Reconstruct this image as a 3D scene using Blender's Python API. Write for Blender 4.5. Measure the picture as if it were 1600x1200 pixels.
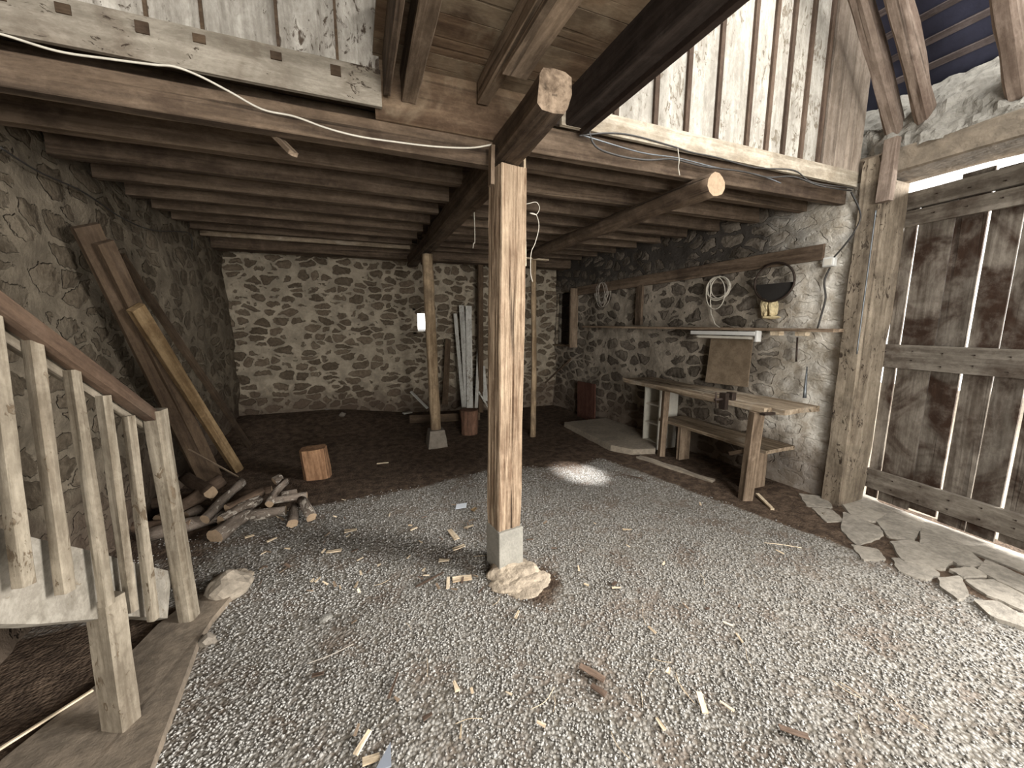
import bpy, bmesh, math, random
import numpy as np
from mathutils import Vector, Matrix, noise as mn
for o in list(bpy.data.objects): bpy.data.objects.remove(o)
scn = bpy.context.scene
COL = scn.collection
# ------------------------------------------------------------------ camera
FPX, TH, PS, HC = 605., math.radians(8.65), math.radians(22), 1.6
cd = bpy.data.cameras.new('camera'); cam = bpy.data.objects.new('camera', cd); COL.objects.link(cam)
cd.sensor_width = 36; cd.sensor_fit = 'HORIZONTAL'; cd.lens = FPX/1600*36; cd.clip_start = .02
cam.location = (0, 0, HC); cam.rotation_euler = (math.pi/2-TH, 0, -PS); scn.camera = cam
# ------------------------------------------------------------------ world, light, exposure
scn.view_settings.view_transform = 'Standard'; scn.view_settings.look = 'None'
scn.view_settings.gamma = 1; scn.view_settings.use_curve_mapping = False
scn.view_settings.exposure = 1.13
w = bpy.data.worlds.new('world'); scn.world = w; w.use_nodes = True
bg = w.node_tree.nodes['Background']; bg.inputs[0].default_value = (1.0, .965, .9, 1); bg.inputs[1].default_value = 1.6
def area(name, loc, target, sx, sy, power, col=(1, 1, 1), spread=math.pi):
    d = bpy.data.lights.new(name, 'AREA'); d.shape = 'RECTANGLE'; d.size = sx; d.size_y = sy; d.energy = power
    d.color = col; d.spread = spread
    o = bpy.data.objects.new(name, d); COL.objects.link(o); o.location = loc
    o.rotation_euler = (Vector(target)-Vector(loc)).to_track_quat('-Z', 'Y').to_euler(); return o
area('daylight_open_doorway', (7.8, -1.9, 3.0), (0.6, 2.4, .7), 3.0, 2.4, 900, (1, .975, .93))
area('daylight_roof_opening', (2.65, .75, 4.95), (2.9, 1.6, 1.0), .9, 1.1, 78, (1, .975, .92))
area('fill_front', (.7, -3.6, 1.7), (1.9, 3.0, 1.5), 2.4, 2.5, 190, (1, .965, .90))  # added fill lamp behind the camera, lifts the dark space under the loft
sp = bpy.data.lights.new('sun_fleck', 'SPOT'); sp.energy = 2600; sp.spot_size = math.radians(6.5); sp.spot_blend = 1; sp.shadow_soft_size = .03
so = bpy.data.objects.new('sun_fleck', sp); COL.objects.link(so); so.location = (3.2, -.2, 3.6)
so.rotation_euler = (Vector((2.21, 3.47, 0))-so.location).to_track_quat('-Z', 'Y').to_euler()

# ------------------------------------------------------------------ measuring helpers (world geometry of the barn)
fw = Vector((math.sin(PS)*math.cos(TH), math.cos(PS)*math.cos(TH), -math.sin(TH)))
rt = Vector((math.cos(PS), -math.sin(PS), 0)); upv = rt.cross(fw); CP = Vector((0, 0, HC))
def ray(x, y): return fw+rt*((x-800)/FPX)+upv*((600-y)/FPX)
def Z(x, y, z=0.): d = ray(x, y); return CP+d*((z-HC)/d.z)
def X(x, y, v): d = ray(x, y); return CP+d*(v/d.x)
def Y(x, y, v): d = ray(x, y); return CP+d*(v/d.y)
def PLN(x, y, p, n): d = ray(x, y); p = Vector(p); n = Vector(n); return CP+d*((p-CP).dot(n)/d.dot(n))
WN = Vector((1, .058, 0)).normalized(); WD = Vector((-.058, 1, 0)).normalized()      # right wall: normal, running direction
def Wp(x, y, off=0.): return PLN(x, y, Vector((4, 2, 0))-WN*off, WN)
def WX(yy, off=0.): return 4.0-.058*(yy-2)-off
DN = Vector((.99, -.129, 0)).normalized(); DD = Vector((-.129, -.99, 0)).normalized()  # door leaf: normal, direction towards the viewer
def Dp(x, y, off=0.): return PLN(x, y, Vector((4.36, 1.98, 0))-DN*off, DN)

# ------------------------------------------------------------------ materials
def mat_new(name):
    m = bpy.data.materials.new(name); m.use_nodes = True; nt = m.node_tree
    return m, nt, nt.nodes['Principled BSDF']
class NT:
    def __init__(s, nt): s.nt = nt
    def n(s, t, **k):
        o = s.nt.nodes.new(t)
        for a, b in k.items(): setattr(o, a, b)
        return o
    def l(s, a, b): s.nt.links.new(a, b)
    def val(s, sock, v):
        if hasattr(v, 'node'): s.l(v, sock)
        else: sock.default_value = v
    def math(s, op, a, b=0., clamp=False):
        o = s.n('ShaderNodeMath', operation=op, use_clamp=clamp); s.val(o.inputs[0], a); s.val(o.inputs[1], b); return o.outputs[0]
    def mix(s, f, a, b, bt='MIX'):
        o = s.n('ShaderNodeMix', data_type='RGBA', blend_type=bt); s.val(o.inputs[0], f)
        s.val(o.inputs[6], a if hasattr(a, 'node') else (*a, 1)); s.val(o.inputs[7], b if hasattr(b, 'node') else (*b, 1)); return o.outputs[2]
    def ramp(s, f, lo, hi):
        o = s.n('ShaderNodeMapRange', interpolation_type='SMOOTHSTEP'); s.val(o.inputs[0], f); o.inputs[1].default_value = lo; o.inputs[2].default_value = hi; return o.outputs[0]
    def noise(s, v, sc, det=4, rough=.55, dist=0.):
        o = s.n('ShaderNodeTexNoise'); s.l(v, o.inputs['Vector']); o.inputs['Scale'].default_value = sc; o.inputs['Detail'].default_value = det
        o.inputs['Roughness'].default_value = rough; o.inputs['Distortion'].default_value = dist; return o
    def vmul(s, v, k):
        o = s.n('ShaderNodeVectorMath', operation='MULTIPLY'); s.l(v, o.inputs[0]); o.inputs[1].default_value = k; return o.outputs[0]
    def vadd(s, a, b):
        o = s.n('ShaderNodeVectorMath', operation='ADD'); s.l(a, o.inputs[0]); s.val(o.inputs[1], b); return o.outputs[0]
    def bump(s, h, st, dist):
        o = s.n('ShaderNodeBump'); o.inputs['Strength'].default_value = st; o.inputs['Distance'].default_value = dist; s.l(h, o.inputs['Height']); return o.outputs[0]
    def coords(s):
        tc = s.n('ShaderNodeTexCoord').outputs['Object']
        oi = s.n('ShaderNodeObjectInfo').outputs['Random']; at = s.n('ShaderNodeAttribute'); at.attribute_name = 'rnd'
        r = s.math('ADD', s.math('MULTIPLY', oi, 37.), s.math('MULTIPLY', at.outputs['Fac'], 53.))
        cx = s.n('ShaderNodeCombineXYZ'); s.l(r, cx.inputs[0]); s.l(r, cx.inputs[1]); s.l(r, cx.inputs[2])
        tone = s.math('FRACT', s.math('ADD', s.math('MULTIPLY', oi, 3.7), s.math('MULTIPLY', at.outputs['Fac'], 7.3)))
        return tc, s.vadd(tc, cx.outputs[0]), tone
WOODS = {}
def wood(name, dark, light, ax=0, fine=38., vary=.35, spot=0., spotcol=(.05, .035, .025), stain=0., staincol=(.1, .06, .04), bump=.5, bd=.004, crack=0., ridge=0., grime=.5):
    m, nt, b = mat_new(name); N = NT(nt); tc, v, tone = N.coords()
    k = [1., 1., 1.]; k[ax] = .045
    g = N.noise(N.vmul(v, k), fine, 5, .62, .6).outputs[0]
    k2 = [1., 1., 1.]; k2[ax] = .12
    g2 = N.noise(N.vmul(v, k2), fine*.22, 4, .6, 1.).outputs[0]
    f = N.ramp(N.math('ADD', N.math('MULTIPLY', g, .55), N.math('MULTIPLY', g2, .45)), .36, .64)
    c = N.mix(f, dark, light)
    tn = N.math('ADD', N.math('MULTIPLY', tone, vary), 1-vary/2)
    cc = N.n('ShaderNodeCombineColor'); [N.l(tn, cc.inputs[i]) for i in range(3)]
    c = N.mix(1., c, cc.outputs[0], 'MULTIPLY')
    h = N.math('ADD', N.math('MULTIPLY', g, .7), N.math('MULTIPLY', g2, .5))
    if stain:
        s_ = N.ramp(N.noise(v, 2.2, 4, .6, .8).outputs[0], .56-.14*stain, .72-.1*stain)
        c = N.mix(N.math('MULTIPLY', s_, min(1, stain)), c, staincol)
    if spot:
        k3 = [1., 1., 1.]; k3[ax] = .5
        s1 = N.noise(N.vmul(v, k3), 24., 4, .68, 1.2).outputs[0]; s2 = N.noise(v, 3.3, 3, .5).outputs[0]
        s_ = N.ramp(N.math('ADD', s1, N.math('MULTIPLY', N.math('SUBTRACT', s2, .5), .5)), .64-.08*spot, .70-.06*spot)
        c = N.mix(s_, c, spotcol); h = N.math('SUBTRACT', h, N.math('MULTIPLY', s_, .6))
    if crack:
        k4 = [1., 1., 1.]; k4[ax] = .03
        s_ = N.ramp(N.noise(N.vmul(v, k4), 20., 2, .5, .4).outputs[0], .63, .69)
        c = N.mix(N.math('MULTIPLY', s_, crack), c, (dark[0]*.25, dark[1]*.25, dark[2]*.25)); h = N.math('SUBTRACT', h, s_)
    dust = N.noise(v, 9., 5, .7).outputs[0]
    c = N.mix(N.math('MULTIPLY', N.ramp(dust, .45, .75), .25), c, tuple(min(1, x*1.35+.03) for x in light))
    gk = [1., 1., 1.]; gk[ax] = .4; gv = N.vmul(v, gk)
    g3 = N.noise(gv, 11, 6, .75, .5).outputs[0]; g4 = N.noise(gv, 70, 4, .75).outputs[0]
    gm = N.ramp(N.math('ADD', N.math('MULTIPLY', g3, .65), N.math('MULTIPLY', g4, .35)), .40, .62)
    c = N.mix(N.math('MULTIPLY', N.math('SUBTRACT', 1., gm), grime), c, N.mix(1., c, (.36, .33, .30), 'MULTIPLY'))
    h = N.math('ADD', h, N.math('MULTIPLY', g4, .5))
    N.l(c, b.inputs['Base Color']); b.inputs['Roughness'].default_value = .9; b.inputs['Specular IOR Level'].default_value = .2
    N.l(N.bump(h, bump, bd), b.inputs['Normal']); WOODS[name] = m; return m
M_JOIST = wood('dusty_dark_joist_wood', (.075, .052, .036), (.19, .14, .10), 0, 26, .35, stain=.5, staincol=(.045, .03, .022), crack=.5)
M_CEIL = wood('loft_floor_plank_wood', (.065, .045, .032), (.16, .115, .08), 0, 20, .6, stain=.5, staincol=(.025, .015, .01))
M_LAND = wood('landing_plank_wood', (.085, .052, .032), (.21, .145, .092), 0, 14, .8, stain=.8, staincol=(.27, .215, .15), crack=.4)
M_BEAM = wood('old_oak_beam', (.07, .05, .036), (.18, .13, .09), 0, 24, .3, stain=.4, staincol=(.035, .02, .013), crack=.7, bump=.8, bd=.008)
M_STEEL = wood('sooty_beam', (.02, .014, .011), (.06, .045, .038), 0, 24, .2)
M_POST = wood('weathered_oak_post', (.15, .092, .055), (.47, .345, .235), 0, 60, .2, crack=1., bump=1., bd=.03, grime=.3)
M_POSTZ = wood('weathered_oak_post_upright', (.17, .11, .07), (.42, .32, .225), 2, 55, .1, crack=.8, bump=.8, bd=.012, grime=.35)
M_POLE = wood('barked_pole', (.20, .14, .085), (.50, .38, .25), 0, 26, .3, stain=.6, staincol=(.15, .11, .075), bump=.8, bd=.006)
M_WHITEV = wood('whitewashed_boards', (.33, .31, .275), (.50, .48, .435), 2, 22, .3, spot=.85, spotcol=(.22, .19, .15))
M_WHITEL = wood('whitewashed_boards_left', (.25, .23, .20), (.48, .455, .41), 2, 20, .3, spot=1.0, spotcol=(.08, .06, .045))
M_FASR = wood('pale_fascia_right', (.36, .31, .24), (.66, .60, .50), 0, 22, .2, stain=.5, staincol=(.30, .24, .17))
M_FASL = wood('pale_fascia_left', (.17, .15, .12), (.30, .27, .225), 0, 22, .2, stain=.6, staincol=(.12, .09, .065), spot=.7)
M_BATT = wood('brown_batten', (.06, .04, .03), (.13, .092, .068), 2, 24, .4)
M_BAL = wood('dusty_baluster', (.13, .105, .075), (.31, .27, .21), 0, 30, .25, stain=.4, staincol=(.12, .095, .07), spot=.3, spotcol=(.12, .09, .06))
M_RAIL = wood('brown_handrail', (.045, .028, .02), (.12, .078, .052), 0, 30, .2, stain=.3, staincol=(.17, .135, .10))
M_STRING = wood('whitewashed_string', (.24, .215, .175), (.37, .34, .29), 0, 9, .1, spot=.5, spotcol=(.24, .2, .15), bump=.4)
M_DOOR = wood('weathered_door_planks', (.10, .082, .066), (.27, .24, .205), 2, 20, .6, stain=1., staincol=(.04, .022, .014), crack=.4)
M_DRAIL = wood('grey_door_rails', (.13, .11, .09), (.30, .27, .23), 0, 20, .3, stain=.7, staincol=(.05, .03, .02))
M_JAMB = wood('door_jamb_wood', (.17, .135, .10), (.36, .305, .235), 0, 20, .25, stain=.6, staincol=(.10, .08, .06), spot=.5, bump=.8, bd=.008)
M_SHELF = wood('rough_shelf_wood', (.12, .085, .058), (.33, .25, .18), 0, 26, .35, crack=.6)
M_BENCH = wood('worn_bench_wood', (.16, .115, .075), (.42, .34, .25), 0, 20, .3, stain=.5, staincol=(.55, .5, .42), crack=.8, bump=.9, bd=.01)
M_YEL = wood('yellow_pine_wood', (.15, .095, .045), (.30, .21, .115), 0, 22, .3, stain=.4, staincol=(.12, .07, .035))
M_DKPL = wood('dark_plank_wood', (.045, .03, .02), (.105, .072, .046), 0, 22, .3)
M_WPL = wood('white_painted_plank', (.45, .44, .41), (.62, .61, .57), 0, 22, .25, spot=.5, spotcol=(.25, .22, .18))
M_LOG = wood('flaky_log_bark', (.085, .065, .05), (.25, .205, .17), 0, 16, .6, spot=1.2, spotcol=(.50, .45, .39), bump=1., bd=.008)
M_LOGD = wood('dark_log_bark', (.05, .033, .023), (.15, .105, .075), 0, 16, .5, bump=1., bd=.008)
M_CHIP = wood('pale_wood_chip', (.48, .37, .25), (.78, .66, .50), 0, 40, .5)
M_CHIPD = wood('dark_bark_chip', (.07, .045, .032), (.17, .12, .09), 0, 40, .5)
M_RAFT = wood('rafter_wood', (.17, .125, .10), (.36, .29, .24), 0, 24, .3, crack=.5)
M_LATH = wood('roof_lath_wood', (.07, .055, .055), (.17, .14, .135), 0, 24, .4)
M_PANEL = wood('fibreboard_panel', (.19, .145, .10), (.24, .185, .13), 0, 5, .05, bump=.1)

def plain(name, col, rough=.7, bumps=0., scale=40., vary=.25, metal=0., two=None):
    m, nt, b = mat_new(name); N = NT(nt); tc, v, tone = N.coords()
    n = N.noise(v, scale, 5, .65).outputs[0]; n2 = N.noise(v, scale*.12, 4, .6).outputs[0]
    f = N.ramp(N.math('ADD', N.math('MULTIPLY', n, .5), N.math('MULTIPLY', n2, .5)), .35, .65)
    c2 = two or tuple(x*(1-vary) for x in col)
    N.l(N.mix(f, c2, col), b.inputs['Base Color']); b.inputs['Roughness'].default_value = rough; b.inputs['Metallic'].default_value = metal
    if bumps: N.l(N.bump(n, .7, bumps), b.inputs['Normal'])
    return m
M_BLOCK = plain('grey_concrete_block', (.28, .265, .23), .95, .004, 70, .3)
M_MORTAR = plain('crumbly_mortar', (.46, .38, .29), .95, .02, 22, .4)
M_KERB = plain('brown_concrete', (.22, .175, .13), .95, .008, 22, .5)
M_PAVE = plain('worn_paving_stone', (.36, .325, .275), .9, .01, 26, .5)
M_SLAB = plain('dusty_concrete_slab', (.30, .255, .20), .95, .006, 30, .4)
M_PLAST = plain('rough_lime_plaster', (.36, .345, .31), .95, .03, 26, .35)
M_PLASTB = plain('brown_smeared_plaster', (.25, .205, .155), .95, .02, 12, .5)
M_ROOF = plain('dark_blue_slate', (.045, .048, .085), .8, .01, 6, .5)
M_WIREW = plain('pale_cable', (.62, .58, .50), .6, 0, 30)
M_WIREB = plain('black_cable', (.035, .032, .03), .5, 0, 30)
M_WIREG = plain('grey_wire', (.40, .36, .31), .6, 0, 30)
M_IRON = plain('rusty_dark_iron', (.06, .042, .034), .6, .002, 40, .4, .6)
M_GALV = plain('grey_metal', (.20, .22, .24), .45, 0, 40, .3, .7)
M_PLASTIC = plain('white_plastic', (.62, .62, .60), .5, 0, 30, .1)
M_MELA = plain('white_melamine', (.62, .59, .52), .6, 0, 14, .2)
M_PAPER = plain('pale_blue_card', (.68, .72, .78), .6, 0, 20, .06)
M_TUFT = plain('yellow_foam', (.72, .60, .36), .95, .02, 40, .35)
M_STONEB = plain('dull_fieldstone', (.22, .19, .155), .9, .01, 20, .4)
M_END = plain('sawn_log_end', (.40, .29, .19), .9, .003, 50, .3)
M_TILE = plain('slate_shard', (.20, .22, .26), .6, 0, 20, .1)
M_WEB = plain('dusty_cobweb', (.50, .44, .36), .9, 0, 60, .3)
M_DARKBACK = plain('black_void_boards', (.02, .017, .015), .95, 0, 10)

def stone_mat(name, sx, sy, sz, stoneA, stoneB, mortar, mw=.085, smear=.35, bumpd=.05, limey=None, dark_z=None):
    m, nt, b = mat_new(name); N = NT(nt)
    tc = N.n('ShaderNodeTexCoord').outputs['Object']
    d = N.noise(tc, 2.6, 3, .5); off = N.n('ShaderNodeVectorMath', operation='SUBTRACT'); N.l(d.outputs['Color'], off.inputs[0]); off.inputs[1].default_value = (.5, .5, .5)
    v = N.vadd(tc, N.vmul(off.outputs[0], (.22, .22, .16)))
    d2 = N.noise(tc, 14, 3, .6); off2 = N.n('ShaderNodeVectorMath', operation='SUBTRACT'); N.l(d2.outputs['Color'], off2.inputs[0]); off2.inputs[1].default_value = (.5, .5, .5)
    v = N.vadd(v, N.vmul(off2.outputs[0], (.085, .085, .06)))
    v = N.vmul(v, (sx, sy, sz))
    e = N.n('ShaderNodeTexVoronoi', feature='DISTANCE_TO_EDGE'); N.l(v, e.inputs['Vector']); e.inputs['Scale'].default_value = 1; e.inputs['Randomness'].default_value = .85
    c = N.n('ShaderNodeTexVoronoi', feature='F1'); N.l(v, c.inputs['Vector']); c.inputs['Scale'].default_value = 1; c.inputs['Randomness'].default_value = .85
    sep = N.n('ShaderNodeSeparateColor'); N.l(c.outputs['Color'], sep.inputs[0])
    nz = N.noise(tc, 24, 5, .7).outputs[0]; big = N.noise(tc, 1.3, 4, .6).outputs[0]; mid = N.noise(tc, 7, 5, .65).outputs[0]
    # mortar width differs from stone to stone
    wd = N.math('ADD', mw, N.math('MULTIPLY', N.math('SUBTRACT', sep.outputs[0], .5), mw*1.1))
    rnd_ = N.math('MULTIPLY', N.math('MAXIMUM', N.math('SUBTRACT', c.outputs['Distance'], .34), 0.), .32)
    ee = N.math('ADD', N.math('SUBTRACT', N.math('SUBTRACT', e.outputs['Distance'], wd), rnd_), N.math('MULTIPLY', N.math('SUBTRACT', nz, .5), .06))
    s_ = N.ramp(ee, -.012, .035)
    col = N.mix(sep.outputs[1], stoneA, stoneB)
    col = N.mix(N.ramp(nz, .35, .7), N.mix(1., col, (.6, .58, .56), 'MULTIPLY'), col)
    mort = N.mix(N.ramp(mid, .35, .68), tuple(x*.62 for x in mortar), mortar)
    if dark_z:     # mortar turns darker above this height
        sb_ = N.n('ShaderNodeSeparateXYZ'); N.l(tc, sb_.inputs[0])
        mort = N.mix(N.ramp(N.math('ADD', sb_.outputs[2], N.math('MULTIPLY', N.math('SUBTRACT', mid, .5), .5)), dark_z-.08, dark_z+.12), mort, (.055, .048, .042))
    cov = N.math('MULTIPLY', N.ramp(N.math('ADD', N.math('MULTIPLY', big, .6), N.math('MULTIPLY', mid, .4)), .50, .60), smear)
    face = N.mix(cov, col, tuple(x*.8 for x in mortar))
    out = N.mix(s_, mort, face)
    if limey:    # lime plaster slapped over the end of the wall beside the doorway
        sx_ = N.n('ShaderNodeSeparateXYZ'); N.l(tc, sx_.inputs[0])
        q = N.math('ADD', sx_.outputs[limey[0]], N.math('MULTIPLY', N.math('SUBTRACT', N.noise(tc, 3.2, 5, .65).outputs[0], .5), limey[3]))
        q = N.ramp(q, limey[2], limey[1])
        zz = N.ramp(sx_.outputs[2], .35, 1.0)
        lc = N.mix(N.ramp(mid, .3, .7), (.40, .35, .28), (.74, .71, .65))
        out = N.mix(N.math('MULTIPLY', q, .9), out, lc)
        s_ = N.math('MULTIPLY', s_, N.math('SUBTRACT', 1., N.math('MULTIPLY', q, .7)))
    # damp, dirty foot of the wall
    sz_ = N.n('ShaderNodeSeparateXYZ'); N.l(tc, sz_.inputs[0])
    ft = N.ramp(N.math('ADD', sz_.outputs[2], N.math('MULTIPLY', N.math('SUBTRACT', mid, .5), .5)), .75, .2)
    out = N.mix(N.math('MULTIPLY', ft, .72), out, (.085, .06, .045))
    N.l(out, b.inputs['Base Color']); b.inputs['Roughness'].default_value = .95; b.inputs['Specular IOR Level'].default_value = .15
    dome = N.ramp(e.outputs['Distance'], 0., .35)
    h = N.math('ADD', N.math('MULTIPLY', N.math('SUBTRACT', 1., s_), .45), N.math('ADD', N.math('MULTIPLY', nz, .28), N.math('MULTIPLY', N.math('MULTIPLY', dome, s_), .35)))
    N.l(N.bump(h, 1., bumpd), b.inputs['Normal']); return m
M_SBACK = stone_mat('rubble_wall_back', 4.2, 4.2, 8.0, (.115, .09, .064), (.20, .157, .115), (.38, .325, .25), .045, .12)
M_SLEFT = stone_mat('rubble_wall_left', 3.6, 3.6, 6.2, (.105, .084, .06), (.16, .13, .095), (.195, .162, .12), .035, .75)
M_SRIGHT = stone_mat('rubble_wall_right', 3.9, 3.9, 7.2, (.095, .08, .064), (.175, .15, .125), (.34, .295, .24), .06, .35, .05, limey=(1, 2.28, 3.0, 1.1), dark_z=2.25)

def ground_mat():
    m, nt, b = mat_new('gravel_dirt_shade'); N = NT(nt); tc = N.n('ShaderNodeTexCoord').outputs['Object']
    at = N.n('ShaderNodeAttribute'); at.attribute_name = 'dirt_shade'
    v1 = N.n('ShaderNodeTexVoronoi', feature='F1'); N.l(tc, v1.inputs['Vector']); v1.inputs['Scale'].default_value = 62
    sep = N.n('ShaderNodeSeparateColor'); N.l(v1.outputs['Color'], sep.inputs[0])
    mid = N.noise(tc, 3.5, 5, .65).outputs[0]; fine = N.noise(tc, 45, 4, .7).outputs[0]
    g = N.mix(sep.outputs[0], (.20, .185, .165), (.35, .335, .31))
    g = N.mix(N.ramp(v1.outputs['Distance'], .35, .75), g, (.13, .115, .095))
    g = N.mix(N.math('MULTIPLY', N.ramp(mid, .48, .64), .65), g, (.15, .115, .09))
    dk = N.mix(N.ramp(N.noise(tc, 12, 5, .7).outputs[0], .35, .7), (.045, .030, .021), (.125, .088, .062))
    dk = N.mix(N.ramp(fine, .62, .7), dk, (.23, .17, .12))
    f = N.ramp(N.math('ADD', at.outputs['Fac'], N.math('MULTIPLY', N.math('SUBTRACT', mid, .5), .8)), .35, .65)
    N.l(N.mix(f, g, dk), b.inputs['Base Color']); b.inputs['Roughness'].default_value = .95; b.inputs['Specular IOR Level'].default_value = .2
    h = N.math('ADD', N.math('MULTIPLY', N.math('SUBTRACT', 1., v1.outputs['Distance']), .6), N.math('MULTIPLY', fine, .5))
    N.l(N.bump(h, .9, .012), b.inputs['Normal']); return m
M_GROUND = ground_mat()
def pebble_mat():
    m, nt, b = mat_new('grey_pebbles'); N = NT(nt); at = N.n('ShaderNodeAttribute'); at.attribute_name = 'rnd'
    c = N.mix(at.outputs['Fac'], (.19, .178, .162), (.37, .36, .34)); N.l(c, b.inputs['Base Color']); b.inputs['Roughness'].default_value = .8; return m
M_PEB = pebble_mat()

# ------------------------------------------------------------------ mesh helpers
def tag(o, label=None, cat=None, group=None, kind=None):
    if label: o['label'] = label
    if cat: o['category'] = cat
    if group: o['group'] = group
    if kind: o['kind'] = kind
    return o
def thing(name, label, cat, loc, group=None, kind=None):
    o = bpy.data.objects.new(name, None); COL.objects.link(o); o.location = loc; o.empty_display_size = .05
    return tag(o, label, cat, group, kind)
def wloc(o):
    v = Vector((0, 0, 0))
    while o: v = v+o.location; o = o.parent
    return v
class MB:
    def __init__(s): s.v = []; s.f = []; s.r = []; s.sm = []; s.mi = []
    def add(s, vs, fs, rnd=0., smooth=False, mi=0):
        k = len(s.v); s.v += [Vector(p) for p in vs]
        for f in fs: s.f.append([k+i for i in f]); s.r.append(rnd); s.sm.append(smooth); s.mi.append(mi)
    def box(s, a, b, rnd=0., mi=0):
        x0, y0, z0 = a; x1, y1, z1 = b
        s.add([(x0, y0, z0), (x1, y0, z0), (x1, y1, z0), (x0, y1, z0), (x0, y0, z1), (x1, y0, z1), (x1, y1, z1), (x0, y1, z1)],
              [(0, 3, 2, 1), (4, 5, 6, 7), (0, 1, 5, 4), (1, 2, 6, 5), (2, 3, 7, 6), (3, 0, 4, 7)], rnd, mi=mi)
    def obox(s, o, dx, dy, dz, rnd=0., mi=0):      # corner + three edge vectors
        o, dx, dy, dz = map(Vector, (o, dx, dy, dz))
        s.add([o, o+dx, o+dx+dy, o+dy, o+dz, o+dx+dz, o+dx+dy+dz, o+dy+dz],
              [(0, 3, 2, 1), (4, 5, 6, 7), (0, 1, 5, 4), (1, 2, 6, 5), (2, 3, 7, 6), (3, 0, 4, 7)], rnd, mi=mi)
    def tube(s, pts, r, k=6, rnd=0.):
        pts = [Vector(p) for p in pts]; vs = []; n = len(pts); a = None
        for i, p in enumerate(pts):
            t = (pts[min(n-1, i+1)]-pts[max(0, i-1)]).normalized()
            if a is None: a = t.orthogonal().normalized()
            a = (a-t*a.dot(t)).normalized(); b = t.cross(a)
            rr = r[i] if isinstance(r, (list, tuple)) else r
            for j in range(k):
                th = 2*math.pi*j/k; vs.append(p+(a*math.cos(th)+b*math.sin(th))*rr)
        fs = [(i*k+j, i*k+(j+1) % k, (i+1)*k+(j+1) % k, (i+1)*k+j) for i in range(n-1) for j in range(k)]
        fs += [tuple(range(k-1, -1, -1)), tuple((n-1)*k+j for j in range(k))]
        s.add(vs, fs, rnd, True)
    def build(s, name, mats, parent=None, loc=(0, 0, 0)):
        me = bpy.data.meshes.new(name); off = Vector(loc)
        pl = wloc(parent)
        me.from_pydata([p-off for p in s.v], [], s.f)
        at = me.attributes.new('rnd', 'FLOAT', 'FACE'); at.data.foreach_set('value', s.r)
        me.polygons.foreach_set('use_smooth', s.sm)
        for m in (mats if isinstance(mats, (list, tuple)) else [mats]): me.materials.append(m)
        me.polygons.foreach_set('material_index', s.mi); me.update()
        o = bpy.data.objects.new(name, me); COL.objects.link(o)
        if parent: o.parent = parent
        o.location = off-pl if parent else off
        return o
SEED = [7]
def beam(name, A, B, wd, h, mat, up=(0, 0, 1), parent=None, rnd_=0., amp=.003, fr=3., taper=1., bend=0., bev=.12, endmat=None, seg=None, align='c', hump=0.):
    """a length of timber from A to B; local X runs along it, wd across, h along 'up'; rnd_=1 makes it round"""
    A, B = Vector(A), Vector(B); L = (B-A).length; t = (B-A)/L; u = Vector(up); u = (u-t*u.dot(t)).normalized(); s = u.cross(t)
    SEED[0] += 1; sd = SEED[0]*3.17; n = seg or max(2, min(70, int(L/.07))); K = 12
    ring = []
    for j in range(K):
        th = 2*math.pi*(j+.5)/K if rnd_ else 0
        if rnd_: ring.append((math.cos(th)*.5, math.sin(th)*.5))
    if not rnd_:
        b_ = bev; e = .5; c = .5-b_*min(1, h/wd)*.5 if wd > h else .5-b_*.5; d = .5-b_*.5
        cw = .5-b_*.5*min(1, h/wd); ch = .5-b_*.5*min(1, wd/h)
        ring = [(e, -ch), (e, 0), (e, ch), (cw, e), (0, e), (-cw, e), (-e, ch), (-e, 0), (-e, -ch), (-cw, -e), (0, -e), (cw, -e)]
    vs = []
    for i in range(n+1):
        f = i/n; x = f*L; sc = 1+(taper-1)*f
        by = bend*math.sin(math.pi*f)*L*.5; bz = hump*math.sin(math.pi*f)*L*.5
        for (a, b) in ring:
            q = Vector((x*fr*(.5 if not rnd_ else 1)+sd, a*2, b*2+sd)); dd = mn.noise(q)*amp+mn.noise(q*3.7)*amp*.5
            rr = math.hypot(a, b)
            vs.append((x, a*wd*sc+a/rr*dd+by, b*h*sc+b/rr*dd+bz))
    fs = [(i*K+j, i*K+(j+1) % K, (i+1)*K+(j+1) % K, (i+1)*K+j) for i in range(n) for j in range(K)]
    ne = len(fs); fs += [tuple(range(K-1, -1, -1)), tuple(n*K+j for j in range(K))]
    me = bpy.data.meshes.new(name); me.from_pydata(vs, [], fs); me.materials.append(mat)
    if endmat: me.materials.append(endmat); me.polygons[ne].material_index = 1; me.polygons[ne+1].material_index = 1
    me.polygons.foreach_set('use_smooth', [bool(rnd_)]*ne+[False, False]); me.update()
    o = bpy.data.objects.new(name, me); COL.objects.link(o)
    pl = wloc(parent)
    R = Matrix((t, s*-1 if False else u.cross(t), u)).transposed()
    o.matrix_world = Matrix.Translation(A-pl) @ R.to_4x4()
    if parent: o.parent = parent; o.matrix_parent_inverse = Matrix()
    return o
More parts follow.
